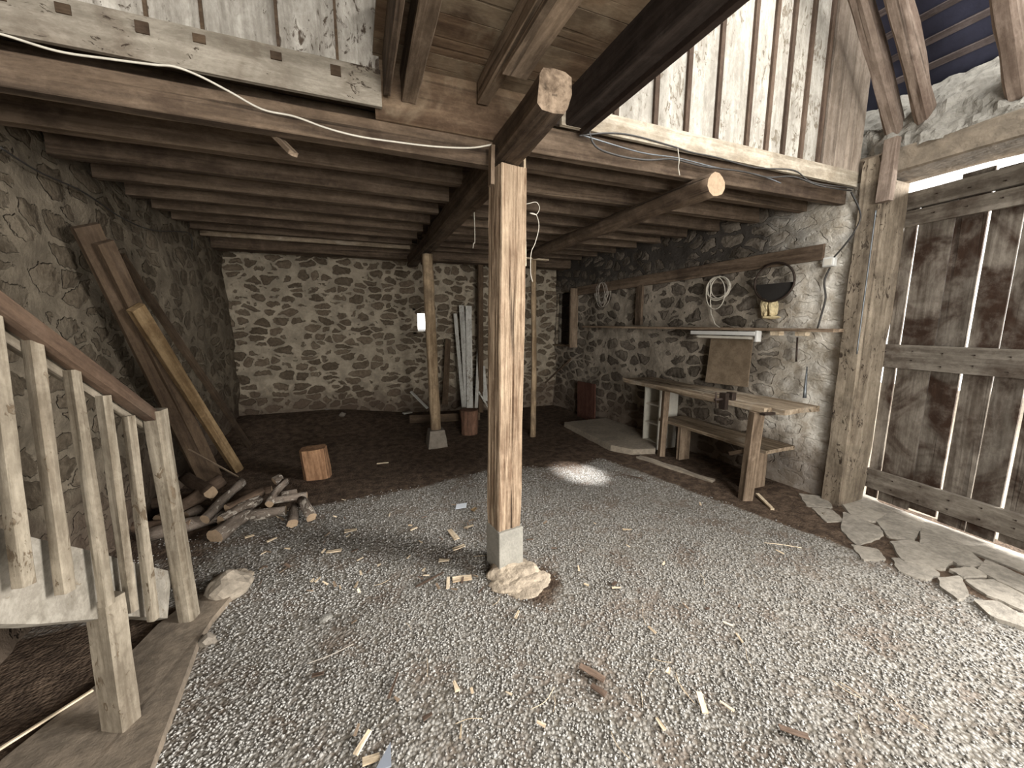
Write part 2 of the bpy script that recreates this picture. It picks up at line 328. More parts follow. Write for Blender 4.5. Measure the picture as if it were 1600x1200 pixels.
def ridged_post(name, A, B, wd, h, rotz, mat, parent):
    A = Vector(A); B = Vector(B); K = 96; n = 90; vs = []
    ca_, sa_ = math.cos(rotz), math.sin(rotz)
    for i in range(n+1):
        f = i/n; c = A.lerp(B, f); z = c.z; sc = 1+.03*mn.noise(Vector((z*1.5, 4, 0)))+(.06 if f < .06 else 0)*(-1+f/.06)
        for j in range(K):
            q = j/K*4; sd = int(q); r_ = q-sd; e = r_*2-1
            a_, b_ = ((e, -1), (1, e), (-e, 1), (-1, -e))[sd]
            m_ = max(0, abs(e)-.86)/.14; k_ = 1-.045*m_*m_
            x = a_*wd/2*k_*sc; y = b_*h/2*k_*sc
            nd = mn.noise(Vector((a_*7, b_*7, z*1.1)))*.0045+mn.noise(Vector((a_*19, b_*19, z*2.2)))*.0035-abs(mn.noise(Vector((a_*34, b_*34, z*3.5))))*.0045
            if sd == 0:
                cr = .12+.10*mn.noise(Vector((z*1.3, 0, 8))); dcr = abs(e-cr); nd -= max(0, 1-dcr/.045)*.02*(1 if z > .75 else .3)
            L_ = math.hypot(a_, b_); x += a_/L_*nd; y += b_/L_*nd
            vs.append(Vector((x*ca_-y*sa_, x*sa_+y*ca_, 0))+c-A)
    fs = [(i*K+j, i*K+(j+1) % K, (i+1)*K+(j+1) % K, (i+1)*K+j) for i in range(n) for j in range(K)]
    fs += [tuple(range(K-1, -1, -1)), tuple(n*K+j for j in range(K))]
    me = bpy.data.meshes.new(name); me.from_pydata(vs, [], fs); me.materials.append(mat)
    o = bpy.data.objects.new(name, me); COL.objects.link(o); o.parent = parent; o.location = A-wloc(parent); return o
def rock(mb, c, r, sd=0, rnd=0., sub=2, amp=.35, mi=0):
    bm = bmesh.new(); bmesh.ops.create_icosphere(bm, subdivisions=sub, radius=1)
    vs = []
    for v in bm.verts:
        d = 1+mn.noise(v.co*1.3+Vector((sd*3.1, sd, 0)))*amp+mn.noise(v.co*4+Vector((sd, 0, 9)))*amp*.3
        vs.append(Vector(c)+Vector((v.co.x*r[0]*d, v.co.y*r[1]*d, v.co.z*r[2]*d)))
    mb.add(vs, [[v.index for v in f.verts] for f in bm.faces], rnd, False, mi); bm.free()

# ------------------------------------------------------------------ setting: floor
def ss(a, b, x): t = max(0, min(1, (x-a)/(b-a))); return t*t*(3-2*t)
def ground_z(x, y):
    z = .17*ss(5.6, 6.9, y)*ss(1.2, -.6, x)+.06*ss(4.6, 6.4, y)*ss(2.5, 1.0, x)-.02*ss(2.5, 3.5, x)*ss(4.5, 6, y)
    z += .012*mn.noise(Vector((x*1.4, y*1.4, 0)))+.006*mn.noise(Vector((x*5, y*5, 3)))
    if x > 3.15 and y < 2.1: z += .0
    return z
def dirt_shade_at(x, y):
    b = 3.55+.35*(mn.noise(Vector((x*1.1, 2.2, 0))))-.18*(x < 0)*abs(x)
    d = ss(b-.1, b+.45, y)                        # earth under the loft, gravel towards the yard
    d = max(d, ss(3.0, 3.3, x)*ss(2.1, 2.6, y))
    d = max(d, .62*ss(-.45, -1.3, x+.0)*ss(2.3, 2.9, y), ss(-.8, -.9, x)*ss(2.7, 2.5, y))  # below the stairs the dark earth colour stands in for their shadow
    d = max(d, .75*ss(.35, .08, math.hypot(x-.95, y-2.0)))
    d = max(d, ss(3.2, 3.45, x+.22*(y-1.0)))
    
    return d
nx, ny = 140, 210; x0, x1, y0, y1 = -1.9, 4.42, -3.5, 7.1
me = bpy.data.meshes.new('floor'); vs = []; dv = []
for j in range(ny+1):
    for i in range(nx+1):
        x = x0+(x1-x0)*i/nx; y = y0+(y1-y0)*j/ny; vs.append((x, y, ground_z(x, y))); dv.append(dirt_shade_at(x, y))
me.from_pydata(vs, [], [(j*(nx+1)+i, j*(nx+1)+i+1, (j+1)*(nx+1)+i+1, (j+1)*(nx+1)+i) for j in range(ny) for i in range(nx)])
a = me.attributes.new('dirt_shade', 'FLOAT', 'POINT'); a.data.foreach_set('value', dv); me.materials.append(M_GROUND)
me.polygons.foreach_set('use_smooth', [True]*len(me.polygons))
floor = bpy.data.objects.new('floor', me); COL.objects.link(floor); floor['kind'] = 'structure'
yd = bpy.data.meshes.new('floor'); yd.from_pydata([(4.42, -9, -.015), (14, -9, -.03), (14, 9, -.03), (4.42, 9, -.015)], [], [(0, 1, 2, 3)]); yd.materials.append(M_SLAB)
yo = bpy.data.objects.new('floor', yd); COL.objects.link(yo); tag(yo, 'pale concrete yard outside the barn door', kind='structure')
tag(floor, 'grey gravel floor turning to dark earth under the loft')
# loose gravel as real pebbles where the photo shows them singly
rng = np.random.default_rng(5); NP = 60000
px = rng.uniform(-1.5, 3.9, NP*3); py = rng.uniform(.35, 3.9, NP*3)
dist = np.hypot(px, py); keep = rng.random(NP*3) < np.clip(1.7/np.maximum(dist, .6), 0, 1)**1.3
px = px[keep][:NP]; py = py[keep][:NP]
dd = np.array([dirt_shade_at(x, y) for x, y in zip(px, py)]); pn = np.array([mn.noise(Vector((x*2.6, y*2.6, 5))) for x, y in zip(px, py)])
kk = ((px > -.78) | (py > 2.72)) & (rng.random(len(px)) > dd*1.25+np.clip(pn, 0, 1)*1.1); px = px[kk]; py = py[kk]; n_ = len(px)
pz = np.array([ground_z(x, y) for x, y in zip(px, py)])
base = np.array([(1, 0, 0), (-1, 0, 0), (0, 1, 0), (0, -1, 0), (0, 0, 1), (0, 0, -1)], float)
tri = np.array([(0, 2, 4), (2, 1, 4), (1, 3, 4), (3, 0, 4), (2, 0, 5), (1, 2, 5), (3, 1, 5), (0, 3, 5)])
sz = rng.uniform(.004, .0085, (n_, 1))*np.array([1.15, .85, .62])*rng.uniform(.75, 1.3, (n_, 3))
V = base[None]*sz[:, None, :]; V += rng.uniform(-.25, .25, (n_, 6, 3))*sz[:, None, :]
th = rng.uniform(0, 6.28, n_); tl = rng.uniform(-.5, .5, n_)
x_, y_, z_ = V[..., 0].copy(), V[..., 1].copy(), V[..., 2].copy()
x2 = x_*np.cos(tl)[:, None]-z_*np.sin(tl)[:, None]; z2 = x_*np.sin(tl)[:, None]+z_*np.cos(tl)[:, None]
V[..., 0] = x2*np.cos(th)[:, None]-y_*np.sin(th)[:, None]+px[:, None]; V[..., 1] = x2*np.sin(th)[:, None]+y_*np.cos(th)[:, None]+py[:, None]
V[..., 2] = z2+pz[:, None]+.003
Fc = tri[None]+6*np.arange(n_)[:, None, None]
me = bpy.data.meshes.new('gravel'); me.vertices.add(n_*6); me.vertices.foreach_set('co', V.reshape(-1))
me.loops.add(n_*24); me.loops.foreach_set('vertex_index', Fc.reshape(-1).astype(np.int32)); me.polygons.add(n_*8)
me.polygons.foreach_set('loop_start', np.arange(0, n_*24, 3, dtype=np.int32)); me.update(calc_edges=True)
at = me.attributes.new('rnd', 'FLOAT', 'POINT'); lime = sum(np.exp(-((px-cx_)**2+(py-cy_)**2)/r_**2) for cx_, cy_, r_ in ((-.32, 2.35, .22), (-.62, 1.55, .16), (-.05, 2.6, .15))); at.data.foreach_set('value', np.repeat(rng.random(n_)**1.1+lime*.7, 6)); me.materials.append(M_PEB)
go = bpy.data.objects.new('gravel', me); COL.objects.link(go)
tag(go, 'loose pale grey gravel scattered over the barn floor', 'gravel', kind='stuff')

# ------------------------------------------------------------------ setting: walls
def wall_grid(name, org, du, dv_, lu, lv, mat, amp=.025, hole=None, step=.07, th=None):
    org, du, dv_ = Vector(org), Vector(du), Vector(dv_); n = du.cross(dv_).normalized(); nu, nv = int(lu/step), int(lv/step); vs = []; fs = []
    for j in range(nv+1):
        for i in range(nu+1):
            p = org+du*(lu*i/nu)+dv_*(lv*j/nv)
            a = 1. if 0 < i < nu and 0 < j < nv else .3
            vs.append(p+n*(mn.noise(p*2.1)*amp+mn.noise(p*6)*amp*.6)*a)
    for j in range(nv):
        for i in range(nu):
            if hole:
                u = lu*(i+.5)/nu; v = lv*(j+.5)/nv
                if any(h[0] < u < h[1] and h[2] < v < h[3] for h in hole): continue
            fs.append((j*(nu+1)+i, j*(nu+1)+i+1, (j+1)*(nu+1)+i+1, (j+1)*(nu+1)+i))
    mb = MB(); mb.add(vs, fs, 0, True); return mb
YB = 6.9; XL = -1.68; XC = WX(YB)
# back wall with a small window hole
wx0, wx1, wz0, wz1 = 1.0, 1.36, 1.50, 1.83
mb = wall_grid('b', (XL-.3, YB, -.3), (1, 0, 0), (0, 0, 1), XC+.5-(XL-.3), 3.6, M_SBACK, hole=[(wx0-XL+.3, wx1-XL+.3, wz0+.3, wz1+.3)], step=.06)
for a_, b_ in (((wx0-.05, YB, wz0-.05), (wx0, YB+.3, wz1+.05)), ((wx1, YB, wz0-.05), (wx1+.05, YB+.3, wz1+.05)), ((wx0-.05, YB, wz0-.07), (wx1+.05, YB+.3, wz0-.02)), ((wx0-.05, YB, wz1+.02), (wx1+.05, YB+.3, wz1+.07))):
    mb.box(a_, b_)
for v in [(XL-.3, XC+.5, -.3, wz0-.05), (XL-.3, XC+.5, wz1+.05, 3.3), (XL-.3, wx0-.04, wz0-.06, wz1+.06), (wx1+.04, XC+.5, wz0-.06, wz1+.06)]:
    mb.box((v[0], YB+.06, v[2]), (v[1], YB+.3, v[3]))
tag(mb.build('wall_back', M_SBACK), kind='structure')
# left wall
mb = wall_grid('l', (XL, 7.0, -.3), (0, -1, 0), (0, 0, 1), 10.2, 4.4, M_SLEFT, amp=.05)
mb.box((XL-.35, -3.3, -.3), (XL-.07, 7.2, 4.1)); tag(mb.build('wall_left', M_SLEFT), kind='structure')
# corner swelling where left and back walls meet
mb = wall_grid('c', (XL-.02, 6.2, -.3), Vector((-.15, -1, 0)).normalized()*-1, (0, 0, 1), .9, 3.1, M_SBACK)
# right wall, from the doorway to the back corner, with the recess of a boarded opening
A = Vector((WX(2.03), 2.03, -.2)); LW = (YB+.2-2.03)/WD.y
nh0, nh1, nz0, nz1 = (6.16-2.03), (6.86-2.03), 1.22, 2.22
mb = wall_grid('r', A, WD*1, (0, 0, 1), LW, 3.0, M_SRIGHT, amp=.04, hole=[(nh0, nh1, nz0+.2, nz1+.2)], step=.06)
for v in mb.v: pass
N3 = WN
mb.obox(A+N3*.07, WD*nh0, N3*.35, (0, 0, 3.0)); mb.obox(A+N3*.07+WD*nh1, WD*(LW-nh1), N3*.35, (0, 0, 3.0))
mb.obox(A+N3*.02+WD*(nh0-.05), WD*(nh1-nh0+.1), N3*.4, (0, 0, nz0+.19)); mb.obox(A+N3*.02+WD*(nh0-.05)+Vector((0, 0, nz1+.21)), WD*(nh1-nh0+.1), N3*.4, (0, 0, .6))
mb.obox(A+N3*.24+WD*(nh0-.05)+Vector((0, 0, nz0)), WD*(nh1-nh0+.1), N3*.1, (0, 0, 1.4))
mb.obox(A-WD*.0+N3*.02, WD*.06, N3*.32, (0, 0, 3.0))
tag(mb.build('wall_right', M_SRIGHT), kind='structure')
# rough plaster wall over the door lintel, sloping back up to the eave
def plaster():
    mb = MB(); nu, nv = 150, 26; vs = []
    for j in range(nv+1):
        for i in range(nu+1):
            yy = 2.3-3.9*i/nu; f = j/nv
            p = Vector((4.0+.05*f+.34*max(0, f-.45)*1.8*.6, yy, 2.9+.52*f+.03*(2.3-yy)))
            p += Vector((-1, 0, .5))*(mn.noise(p*5)*.03+mn.noise(p*13)*.035+mn.noise(p*27)*.02); vs.append(p)
    mb.add(vs, [(j*(nu+1)+i, j*(nu+1)+i+1, (j+1)*(nu+1)+i+1, (j+1)*(nu+1)+i) for j in range(nv) for i in range(nu)], 0, False)
    mb.box((4.1, -1.6, 2.92), (4.5, 2.3, 3.2)); return mb
tag(plaster().build('wall_over_door', M_PLAST), kind='structure')
mb = MB(); mb.box((XL-.3, -3.5, -.1), (-.6, -3.2, 6.9)); mb.box((2.0, -3.5, -.1), (4.45, -3.2, 6.9)); mb.box((-.6, -3.5, 3.0), (2.0, -3.2, 6.9)); tag(mb.build('wall_front_unseen', M_PLAST), kind='structure')  # unseen wall added to cut ambient light; its gap admits the fill lamp
mb = MB(); mb.box((4.0, -3.2, -.1), (4.45, -1.25, 3.2)); tag(mb.build('wall_right_front', M_PLAST), kind='structure')
# lintel and jamb
o = beam('door_lintel', (4.19, 2.35, 2.865), (4.16, -1.5, 2.875), .40, .18, M_PLASTB, amp=.014, bev=.15)
tag(o, 'long brown plastered lintel above the plank door', 'lintel')
t = thing('door_jamb_post', 'stout pale brown timber jamb post left of the plank door', 'post', (4.12, 1.99, 0))
beam('post', (4.13, 1.98, -.03), (4.16, 1.985, 2.75), .31, .13, M_JAMB, up=(0, 1, 0), parent=t, amp=.012, bev=.18)
beam('edge_board', (3.955, 2.0, -.03), (3.97, 2.01, 2.93), .05, .14, M_JAMB, up=(0, 1, 0), parent=t, amp=.01)
o = beam('timber_offcut', (3.93, 1.90, 2.56), (3.93, 1.90, 3.02), .09, .06, M_RAFT, up=(1, 0, 0), amp=.008)
tag(o, 'short upright brown timber block at the corner above the jamb post', 'timber block')

# ------------------------------------------------------------------ door leaf (hangs slightly open)
DB = thing('door_1', 'weathered double plank barn door leaf with daylight between the planks', 'door', (4.36, 1.98, 0), kind='structure')
O = Vector((4.36, 1.98, 0))
cuts = [0, .118, .345, .535, .70, .87, 1.07, 1.26, 1.44, 1.62]; gaps = [.011, .004, .017, .007, .020, .010, .018, .008, .012]
mb = MB(); random.seed(4)
for i in range(len(cuts)-1):
    a0 = cuts[i]+(.02 if i == 0 else 0); a1 = cuts[i+1]-gaps[i]
    mb.obox(O+DD*(a0+.02)+DN*.0+Vector((0, 0, .045+random.uniform(-.02, .012)*1.)), DD*(a1-a0)+Vector((0, 0, 0)), DN*.014, Vector((0, 0, 2.665+random.uniform(-.012, .006))), random.random())
mb.build('planks', M_DOOR, DB)
for nm, z_0, z_1 in (('rail', 1.235, 1.435), ('rail', .125, .30), ('rail', 2.41, 2.53), ('rail', 2.545, 2.68)):
    a_ = O+DD*.04-DN*.02+Vector((0, 0, (z_0+z_1)/2)); beam(nm, a_, a_+DD*1.6, .035, z_1-z_0, M_DRAIL, parent=DB, amp=.004, bev=.06)
mb = MB(); random.seed(8)
for z in (1.29, 1.38, .18, .26, 2.47, 2.6):
    for c in (.06, .25, .44, .62, .80, .97, 1.16):
        p = O+DD*c-DN*.042+Vector((0, 0, z+random.uniform(-.02, .02))); mb.obox(p-DD*.004-Vector((0, 0, .004)), DD*.009, -DN*.004, (0, 0, .009))
mb.build('nails', M_IRON, DB)

# ------------------------------------------------------------------ roof
RP = 1.12
def roofp(x, y, off=0.): return Vector((x, y, 3.34+(4.34-x)*RP+off*math.hypot(1, RP)))
mb = MB()
for (xa, xb) in ((4.75, 1.0), (-2.75, 1.0)):
    zt = lambda x: 3.42+(4.34-x)*RP if xa > 0 else 3.42+(4.34-(2-x))*RP
    for (ya, yb_, xa, xb) in (((-3.3, .1, xa, xb), (1.4, 7.1, xa, xb), (.1, 1.4, xa, 3.15), (.1, 1.4, 2.15, xb)) if xa > 0 else ((-3.3, 7.1, xa, xb),)): mb.add([(xa, ya, zt(xa)), (xb, ya, zt(xb)), (xb, yb_, zt(xb)), (xa, yb_, zt(xa)), (xa, ya, zt(xa)+.03), (xb, ya, zt(xb)+.03), (xb, yb_, zt(xb)+.03), (xa, yb_, zt(xa)+.03)],
           [(0, 1, 2, 3), (4, 7, 6, 5), (0, 4, 5, 1), (1, 5, 6, 2), (2, 6, 7, 3), (3, 7, 4, 0)])
tag(mb.build('ceiling', M_ROOF), kind='structure')
k = 0
for i in range(14):
    x = 4.42-.115*i; p = Vector((x, -.5, 3.385+(4.34-x)*RP)); q = Vector((x, 2.14, p.z))
    o = beam('roof_lath', p, q, .045, .03, M_LATH, up=(RP, 0, 1), amp=.003, seg=6)
    ordn = ['lowest', 'second lowest', 'third lowest', 'fourth lowest', 'fifth lowest', 'sixth lowest', 'seventh lowest', 'eighth lowest', 'ninth lowest', 'tenth lowest', 'eleventh lowest', 'fifth from the top', 'fourth from the top', 'highest in view'][i]
    tag(o, f'thin roof lath under the dark slates, {ordn} above the eave', 'roof lath', 'laths under the slates')
for i, (fx, fy, tx, ty) in enumerate(((1400, 205, 1352, 0), (1447, 185, 1412, 0), (1592, 140, 1562, 0))):
    A_ = X(fx, fy, 4.05); A_.x = 4.05
    # the rafter rises with the roof pitch in a vertical plane
    B_ = A_+Vector((-2.4, -.02, 2.4*RP))
    o = beam('rafter', A_+Vector((.1, 0, -.1)), B_, .10, .13, M_RAFT, amp=.014, bev=.45, up=(RP, 0, 1))
    tag(o, ['rough hewn rafter running along the edge of the upright loft boards', 'rough hewn rafter between the loft boards rafter and the rightmost one', 'rightmost thick rough rafter above the plank door'][i], 'rafter', 'rafters above the door wall')

# ------------------------------------------------------------------ loft: floor, joists, beams
mb = MB(); random.seed(3); y = 2.26; cz = lambda yy: 2.78+.022*(yy-2.2)
while y < 6.9:
    wd = random.uniform(.17, .26)
    mb.obox((XL, y, cz(y)), (XC-XL+.5, 0, 0), (0, wd-.006, .022*wd), (0, 0, .03), random.random()); y += wd
tag(mb.build('ceiling', M_CEIL), kind='structure')
ords = ['first', 'second', 'third', 'fourth', 'fifth', 'sixth', 'seventh', 'eighth', 'ninth', 'tenth', 'eleventh']
yy = [2.53, 2.98, 3.42, 3.86, 4.30, 4.75, 5.20, 5.66, 6.08]
jb = lambda y: 2.605+.022*(y-2.2)
for i, y in enumerate(yy):
    zb = jb(y)+random.uniform(-.015, .01); hh = 2.775+.022*(y-2.2)-zb
    m = M_JOIST
    o = beam('ceiling_joist', (XL+.02, y+random.uniform(-.02, .02), zb+hh/2), (.80, y, zb+hh/2), .075, hh, m, amp=.006, bev=.1)
    tag(o, f'dark dusty joist left of the long beam, {ords[i]} behind the loft edge', 'joist', 'joists on the left of the long beam')
    o = beam('ceiling_joist', (.94, y, zb+hh/2), (WX(y)+.02, y+.01, zb+hh/2+.03), .075, hh-.01, m, amp=.006, bev=.1)
    tag(o, f'brown joist right of the long beam, {ords[i]} behind the loft edge', 'joist', 'joists on the right of the long beam')
o = beam('ceiling_joist', (XL+.05, 5.86, 2.70), (.8, 5.86, 2.71), .04, .09, M_BENCH, amp=.004)
tag(o, 'pale sawn batten among dark joists near the back left wall', 'batten')
o = beam('wall_beam', (XL+.02, 6.45, 2.72), (XC, 6.5, 2.74), .28, .24, M_BEAM, amp=.015)
tag(o, 'deep dark beam just in front of the back stone wall', 'beam')
o = beam('rim_joist', (XL+.02, 2.27, 2.565), (.80, 2.27, 2.56), .07, .13, M_BEAM, amp=.004); tag(o, 'dark rim joist under the pale left fascia with the white cable', 'joist')
o = beam('rim_joist', (.95, 2.22, 2.66), (WX(2.2)-.02, 2.22, 2.70), .06, .15, M_JOIST, amp=.004); tag(o, 'brown rim joist under the pale right fascia', 'joist')
# long beam on the central post
o = beam('long_beam', (.835, 1.60, 2.575), (.90, 6.38, 2.58), .15, .165, M_BEAM, amp=.02, bev=.3, fr=1.2, bend=-.01, endmat=M_SHELF)
tag(o, 'long hewn oak beam resting on the central post, running to the back', 'beam')
o = beam('log_beam', (2.27, 2.02, 2.52), (2.30, 5.05, 2.545), .15, .15, M_POLE if False else M_BEAM, rnd_=1, amp=.012, taper=.9, bend=.012, endmat=M_END)
tag(o, 'round log beam under the right joists with a pale sawn end', 'log')
# central post
t = thing('central_post', 'square weathered oak post standing on a grey concrete block', 'post', (.85, 2.2, 0))
ca, sa = math.cos(math.radians(9)), math.sin(math.radians(9))
ridged_post('timber', (.845, 2.235, .295), (.875, 2.235, 2.485), .172, .165, math.radians(9), M_POSTZ, t)
mb = MB(); c = Vector((.845, 2.225, .155)); ex = Vector((ca, sa, 0)); ey = Vector((-sa, ca, 0))
mb.obox(c-ex*.088-ey*.088-Vector((0, 0, .135)), ex*.18, ey*.18, (0, 0, .285)); ob = mb.build('concrete_block', M_BLOCK, t)
bv = ob.modifiers.new('b', 'BEVEL'); bv.width = .006; bv.segments = 2
mb = MB(); rock(mb, (.87, 2.13, -.005), (.165, .16, .075), 3, sub=4, amp=.35); rock(mb, (.89, 2.02, -.005), (.18, .13, .045), 8, sub=4, amp=.4); mb.build('mortar_footing', M_MORTAR, t)
o = beam('packing_board', (.975, 2.24, 1.95), (.965, 2.24, 2.60), .012, .09, M_CHIP, up=(0, 1, 0), amp=.002); tag(o, 'thin pale board nailed to the right side of the central post', 'board')
o = beam('packing_board', (.745, 2.15, 2.36), (.75, 2.15, 2.56), .02, .05, M_SHELF, up=(0, 1, 0), amp=.002); tag(o, 'small brown wedge board at the top left of the central post', 'board')
# pole A on stone
t = thing('thin_post', 'slim barked round pole standing on a square stone, beside the small window', 'post', (.93, 5.03, 0))
b0 = Z(683, 663, .19); beam('pole', (.935, 5.03, .22), (.895, 5.03, 2.47), .14, .13, M_POLE, up=(0, 1, 0), parent=t, amp=.012, rnd_=1, taper=.95)
mb = MB(); vs = []
for z_, s_ in ((-.02, .125), (.1, .118), (.23, .095)):
    for a_, b_ in ((-1, -1), (0, -1.05), (1, -1), (1.05, 0), (1, 1), (0, 1.05), (-1, 1), (-1.05, 0)): vs.append(Vector((.94+a_*s_+mn.noise(Vector((a_, b_, z_*9)))*.02, 5.03+b_*s_, z_)))
mb.add(vs, [(i*8+j, i*8+(j+1) % 8, i*8+8+(j+1) % 8, i*8+8+j) for i in range(2) for j in range(8)]+[tuple(16+j for j in range(8))]); mb.build('stone_base', M_STONEB, t)
t = beam('thin_post', (2.33, 4.95, -.02), (2.31, 4.95, 2.47), .085, .085, M_POLE, up=(0, 1, 0), amp=.012, rnd_=1, taper=.85, bend=.01)
tag(t, 'slender reddish pole under the round log beam, right of the central post', 'post')
o = beam('thin_post', (2.03, 6.55, .05), (2.06, 6.55, 2.62), .09, .09, M_DKPL, up=(0, 1, 0), amp=.006); tag(o, 'dark narrow post against the back wall beside the white planks', 'post')
o = beam('head_plate', (2.10, 4.90, 2.485), (2.52, 4.94, 2.48), .08, .02, M_CHIP, amp=.003); tag(o, 'small pale board lying on top of the slender pole', 'board')

# ------------------------------------------------------------------ loft edge: fascias and upright boards
def uprights(xs, yv, z0, z1, front, gap=.006):
    mb = MB()
    for a_, b_ in zip(xs[:-1], xs[1:]):
        r = random.random(); mb.box((a_+gap/2, yv, z0+random.uniform(-.006, .006)), (b_-gap/2, yv+.022, z1), r)
    return mb
random.seed(12)
xsl = [-4.0, -3.7, -3.45, -3.2, -2.95, -2.7, -2.45, -2.2, -1.95, -1.72, -1.5, -1.3, -1.12, -.944, -.711, -.524, -.245, -.003, .19]
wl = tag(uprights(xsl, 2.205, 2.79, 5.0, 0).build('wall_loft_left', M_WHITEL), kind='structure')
mb = MB()
for x in xsl[8:-1]: mb.box((x-.003, 2.190, 2.80), (x+.009, 2.206, 5.0), random.random()); mb.box((x-.03, 2.172, 2.762+random.uniform(-.01, .01)), (x+.014, 2.192, 2.80), random.random())
mb.build('battens', M_DKPL, wl)
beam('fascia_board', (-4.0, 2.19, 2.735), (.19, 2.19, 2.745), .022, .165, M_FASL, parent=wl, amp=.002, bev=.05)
xsr = [1.22, 1.40, 1.55, 1.85, 2.108, 2.375, 2.673, 2.876, 3.057, 3.263, 3.473, 3.60, 3.72, 3.83, 3.92, 4.02]
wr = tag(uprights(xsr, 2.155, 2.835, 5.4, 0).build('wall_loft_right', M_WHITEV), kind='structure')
mb = MB()
for x in xsr[2:-5]+[3.6]: mb.box((x-.022, 2.135, 2.80), (x+.012, 2.156, 5.4), random.random())
mb.build('battens', M_BATT, wr)
mb = MB()
for a_, b_ in zip((3.5, 3.64, 3.77, 3.88), (3.635, 3.765, 3.875, 3.98)): mb.box((a_, 2.125, 2.83), (b_, 2.142, 5.4), random.random())
mb.build('bare_boards', wood('bare_pinkish_boards', (.25, .2, .16), (.38, .32, .265), 2, 26, .4, crack=.3), wr)
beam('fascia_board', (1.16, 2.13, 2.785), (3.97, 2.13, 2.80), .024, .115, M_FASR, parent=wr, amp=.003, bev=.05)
beam('fascia_board', (1.0, 2.16, 2.77), (1.3, 2.16, 2.77), .03, .06, M_STEEL, parent=wr, amp=.002)

# ------------------------------------------------------------------ landing over the middle bay
mb = MB(); random.seed(6); y = 2.24
for wd in (.16, .26, .24, .29, .26, .3, .25, .3, .3):
    mb.obox((.16, y-wd+.006, 2.90), (1.2, 0, 0), (0, wd-.006, 0), (0, 0, .03), random.random()); y -= wd
tag(mb.build('ceiling', M_LAND), kind='structure')
o = beam('landing_joist', (.325, 2.22, 2.80), (.30, -.2, 2.83), .075, .15, M_SHELF, amp=.006); tag(o, 'left brown joist under the landing planks, beside the whitewashed boards', 'joist')
o = beam('landing_joist', (.72, 2.2, 2.84), (.74, -.2, 2.84), .065, .11, M_SHELF, amp=.006); tag(o, 'middle joist under the landing planks with a spliced end', 'joist')
o = beam('splice_board', (.765, 1.86, 2.765), (.78, -.1, 2.765), .12, .03, M_SHELF, amp=.004); tag(o, 'flat scab board fixed under the middle landing joist', 'board')
o = beam('edge_board', (.215, 2.18, 2.93), (.215, -.2, 2.93), .03, .42, M_JOIST, amp=.003); tag(o, 'dark board closing the left side of the landing', 'board')
t = thing('landing_beam', 'near black heavy beam along the right side of the landing', 'beam', (1.25, 2.1, 2.75))
beam('timber', (1.25, 2.13, 2.86), (1.26, -.4, 2.87), .13, .26, M_STEEL, parent=t, amp=.005)
beam('iron_edge', (1.305, 2.13, 2.715), (1.315, -.4, 2.725), .035, .03, M_IRON, parent=t, amp=.001)
o = beam('riser_board', (.16, 2.235, 2.775), (1.33, 2.235, 2.78), .02, .30, M_LAND, amp=.003, seg=20); tag(o, 'smooth brown board under the landing above the dark rim joist', 'board')

# ------------------------------------------------------------------ staircase with balustrade
S0 = -.96
t = thing('staircase', 'whitewashed stair flight seen from the side behind the balusters', 'staircase', (-1.0, 2.2, 0))
mb = MB(); P0 = [X(x, y, S0) for x, y in ((268, 893), (205, 878), (140, 860), (60, 842), (0, 825))]; P1 = [X(x, y, S0) for x, y in ((262, 966), (205, 963), (140, 968), (60, 975), (0, 975))]
dU = (P0[-1]-P0[-2]).normalized(); 
for e_ in (.35, .9, 1.6): P0.append(P0[4]+dU*e_); P1.append(P1[4]+dU*e_+Vector((0, 0, -.0)))
vs = []
for a_, b_ in zip(P0, P1): vs += [a_, b_, a_+Vector((-.045, 0, 0)), b_+Vector((-.045, 0, 0))]
fs = []
for i in range(len(P0)-1):
    a4 = i*4; b4 = a4+4; fs += [(a4, b4, b4+1, a4+1), (a4+2, a4+3, b4+3, b4+2), (a4, a4+2, b4+2, b4), (a4+1, b4+1, b4+3, a4+3)]
fs += [(0, 1, 3, 2), (len(vs)-4, len(vs)-2, len(vs)-1, len(vs)-3)]
mb.add(vs, fs); ob = mb.build('string_board', M_STRING, t)
for i in range(4, 8):
    yv = 2.27-.235*i; zt = .25+.79*(2.3-yv)
    mb = MB(); mb.box((-1.60, yv-.24, zt-.03), (S0-.05, yv, zt)); mb.box((-1.60, yv-.24, zt-.2), (S0-.05, yv-.225, zt-.03)) if 0 else mb.box((-1.60, yv-.02, zt-.17), (S0-.05, yv, zt-.03)); mb.build('tread', M_SHELF, t)
b_ = thing('balustrade', 'dusty stair balustrade with a brown handrail and six slanting balusters', 'balustrade', (-.93, 2.35, 0))
BX = -.925
hA, hB = X(243, 655, BX), X(0, 482, BX); dr = (hB-hA).normalized(); beam('handrail', hA-dr*.01, hB+dr*.8, .05, .052, M_RAIL, parent=b_, amp=.003, up=(0, 0, 1))
hA, hB = X(238, 672, BX-.045), X(0, 520, BX-.045); dr = (hB-hA).normalized(); beam('lower_rail', hA, hB+dr*.8, .025, .05, M_BAL, parent=b_, amp=.003)
for (bx, by, tx, ty) in ((38, 915, -18, 492), (103, 925, 48, 528), (167, 945, 113, 588), (206, 955, 162, 628), (240, 968, 200, 660)):
    beam('baluster', X(bx, by, BX+.012), X(tx, ty-10, BX-.012), .034, .034, M_BAL, up=(.38, 1, 0), parent=b_, amp=.004, bev=.18)
p = X(15, 900, BX); beam('baluster', (BX+.01, 1.33, .95), (BX-.01, 1.30, 1.75), .034, .034, M_BAL, up=(.38, 1, 0), parent=b_, amp=.004)
nb, ntp = Vector((-.915, 2.40, -.03)), X(242, 640, -.915)
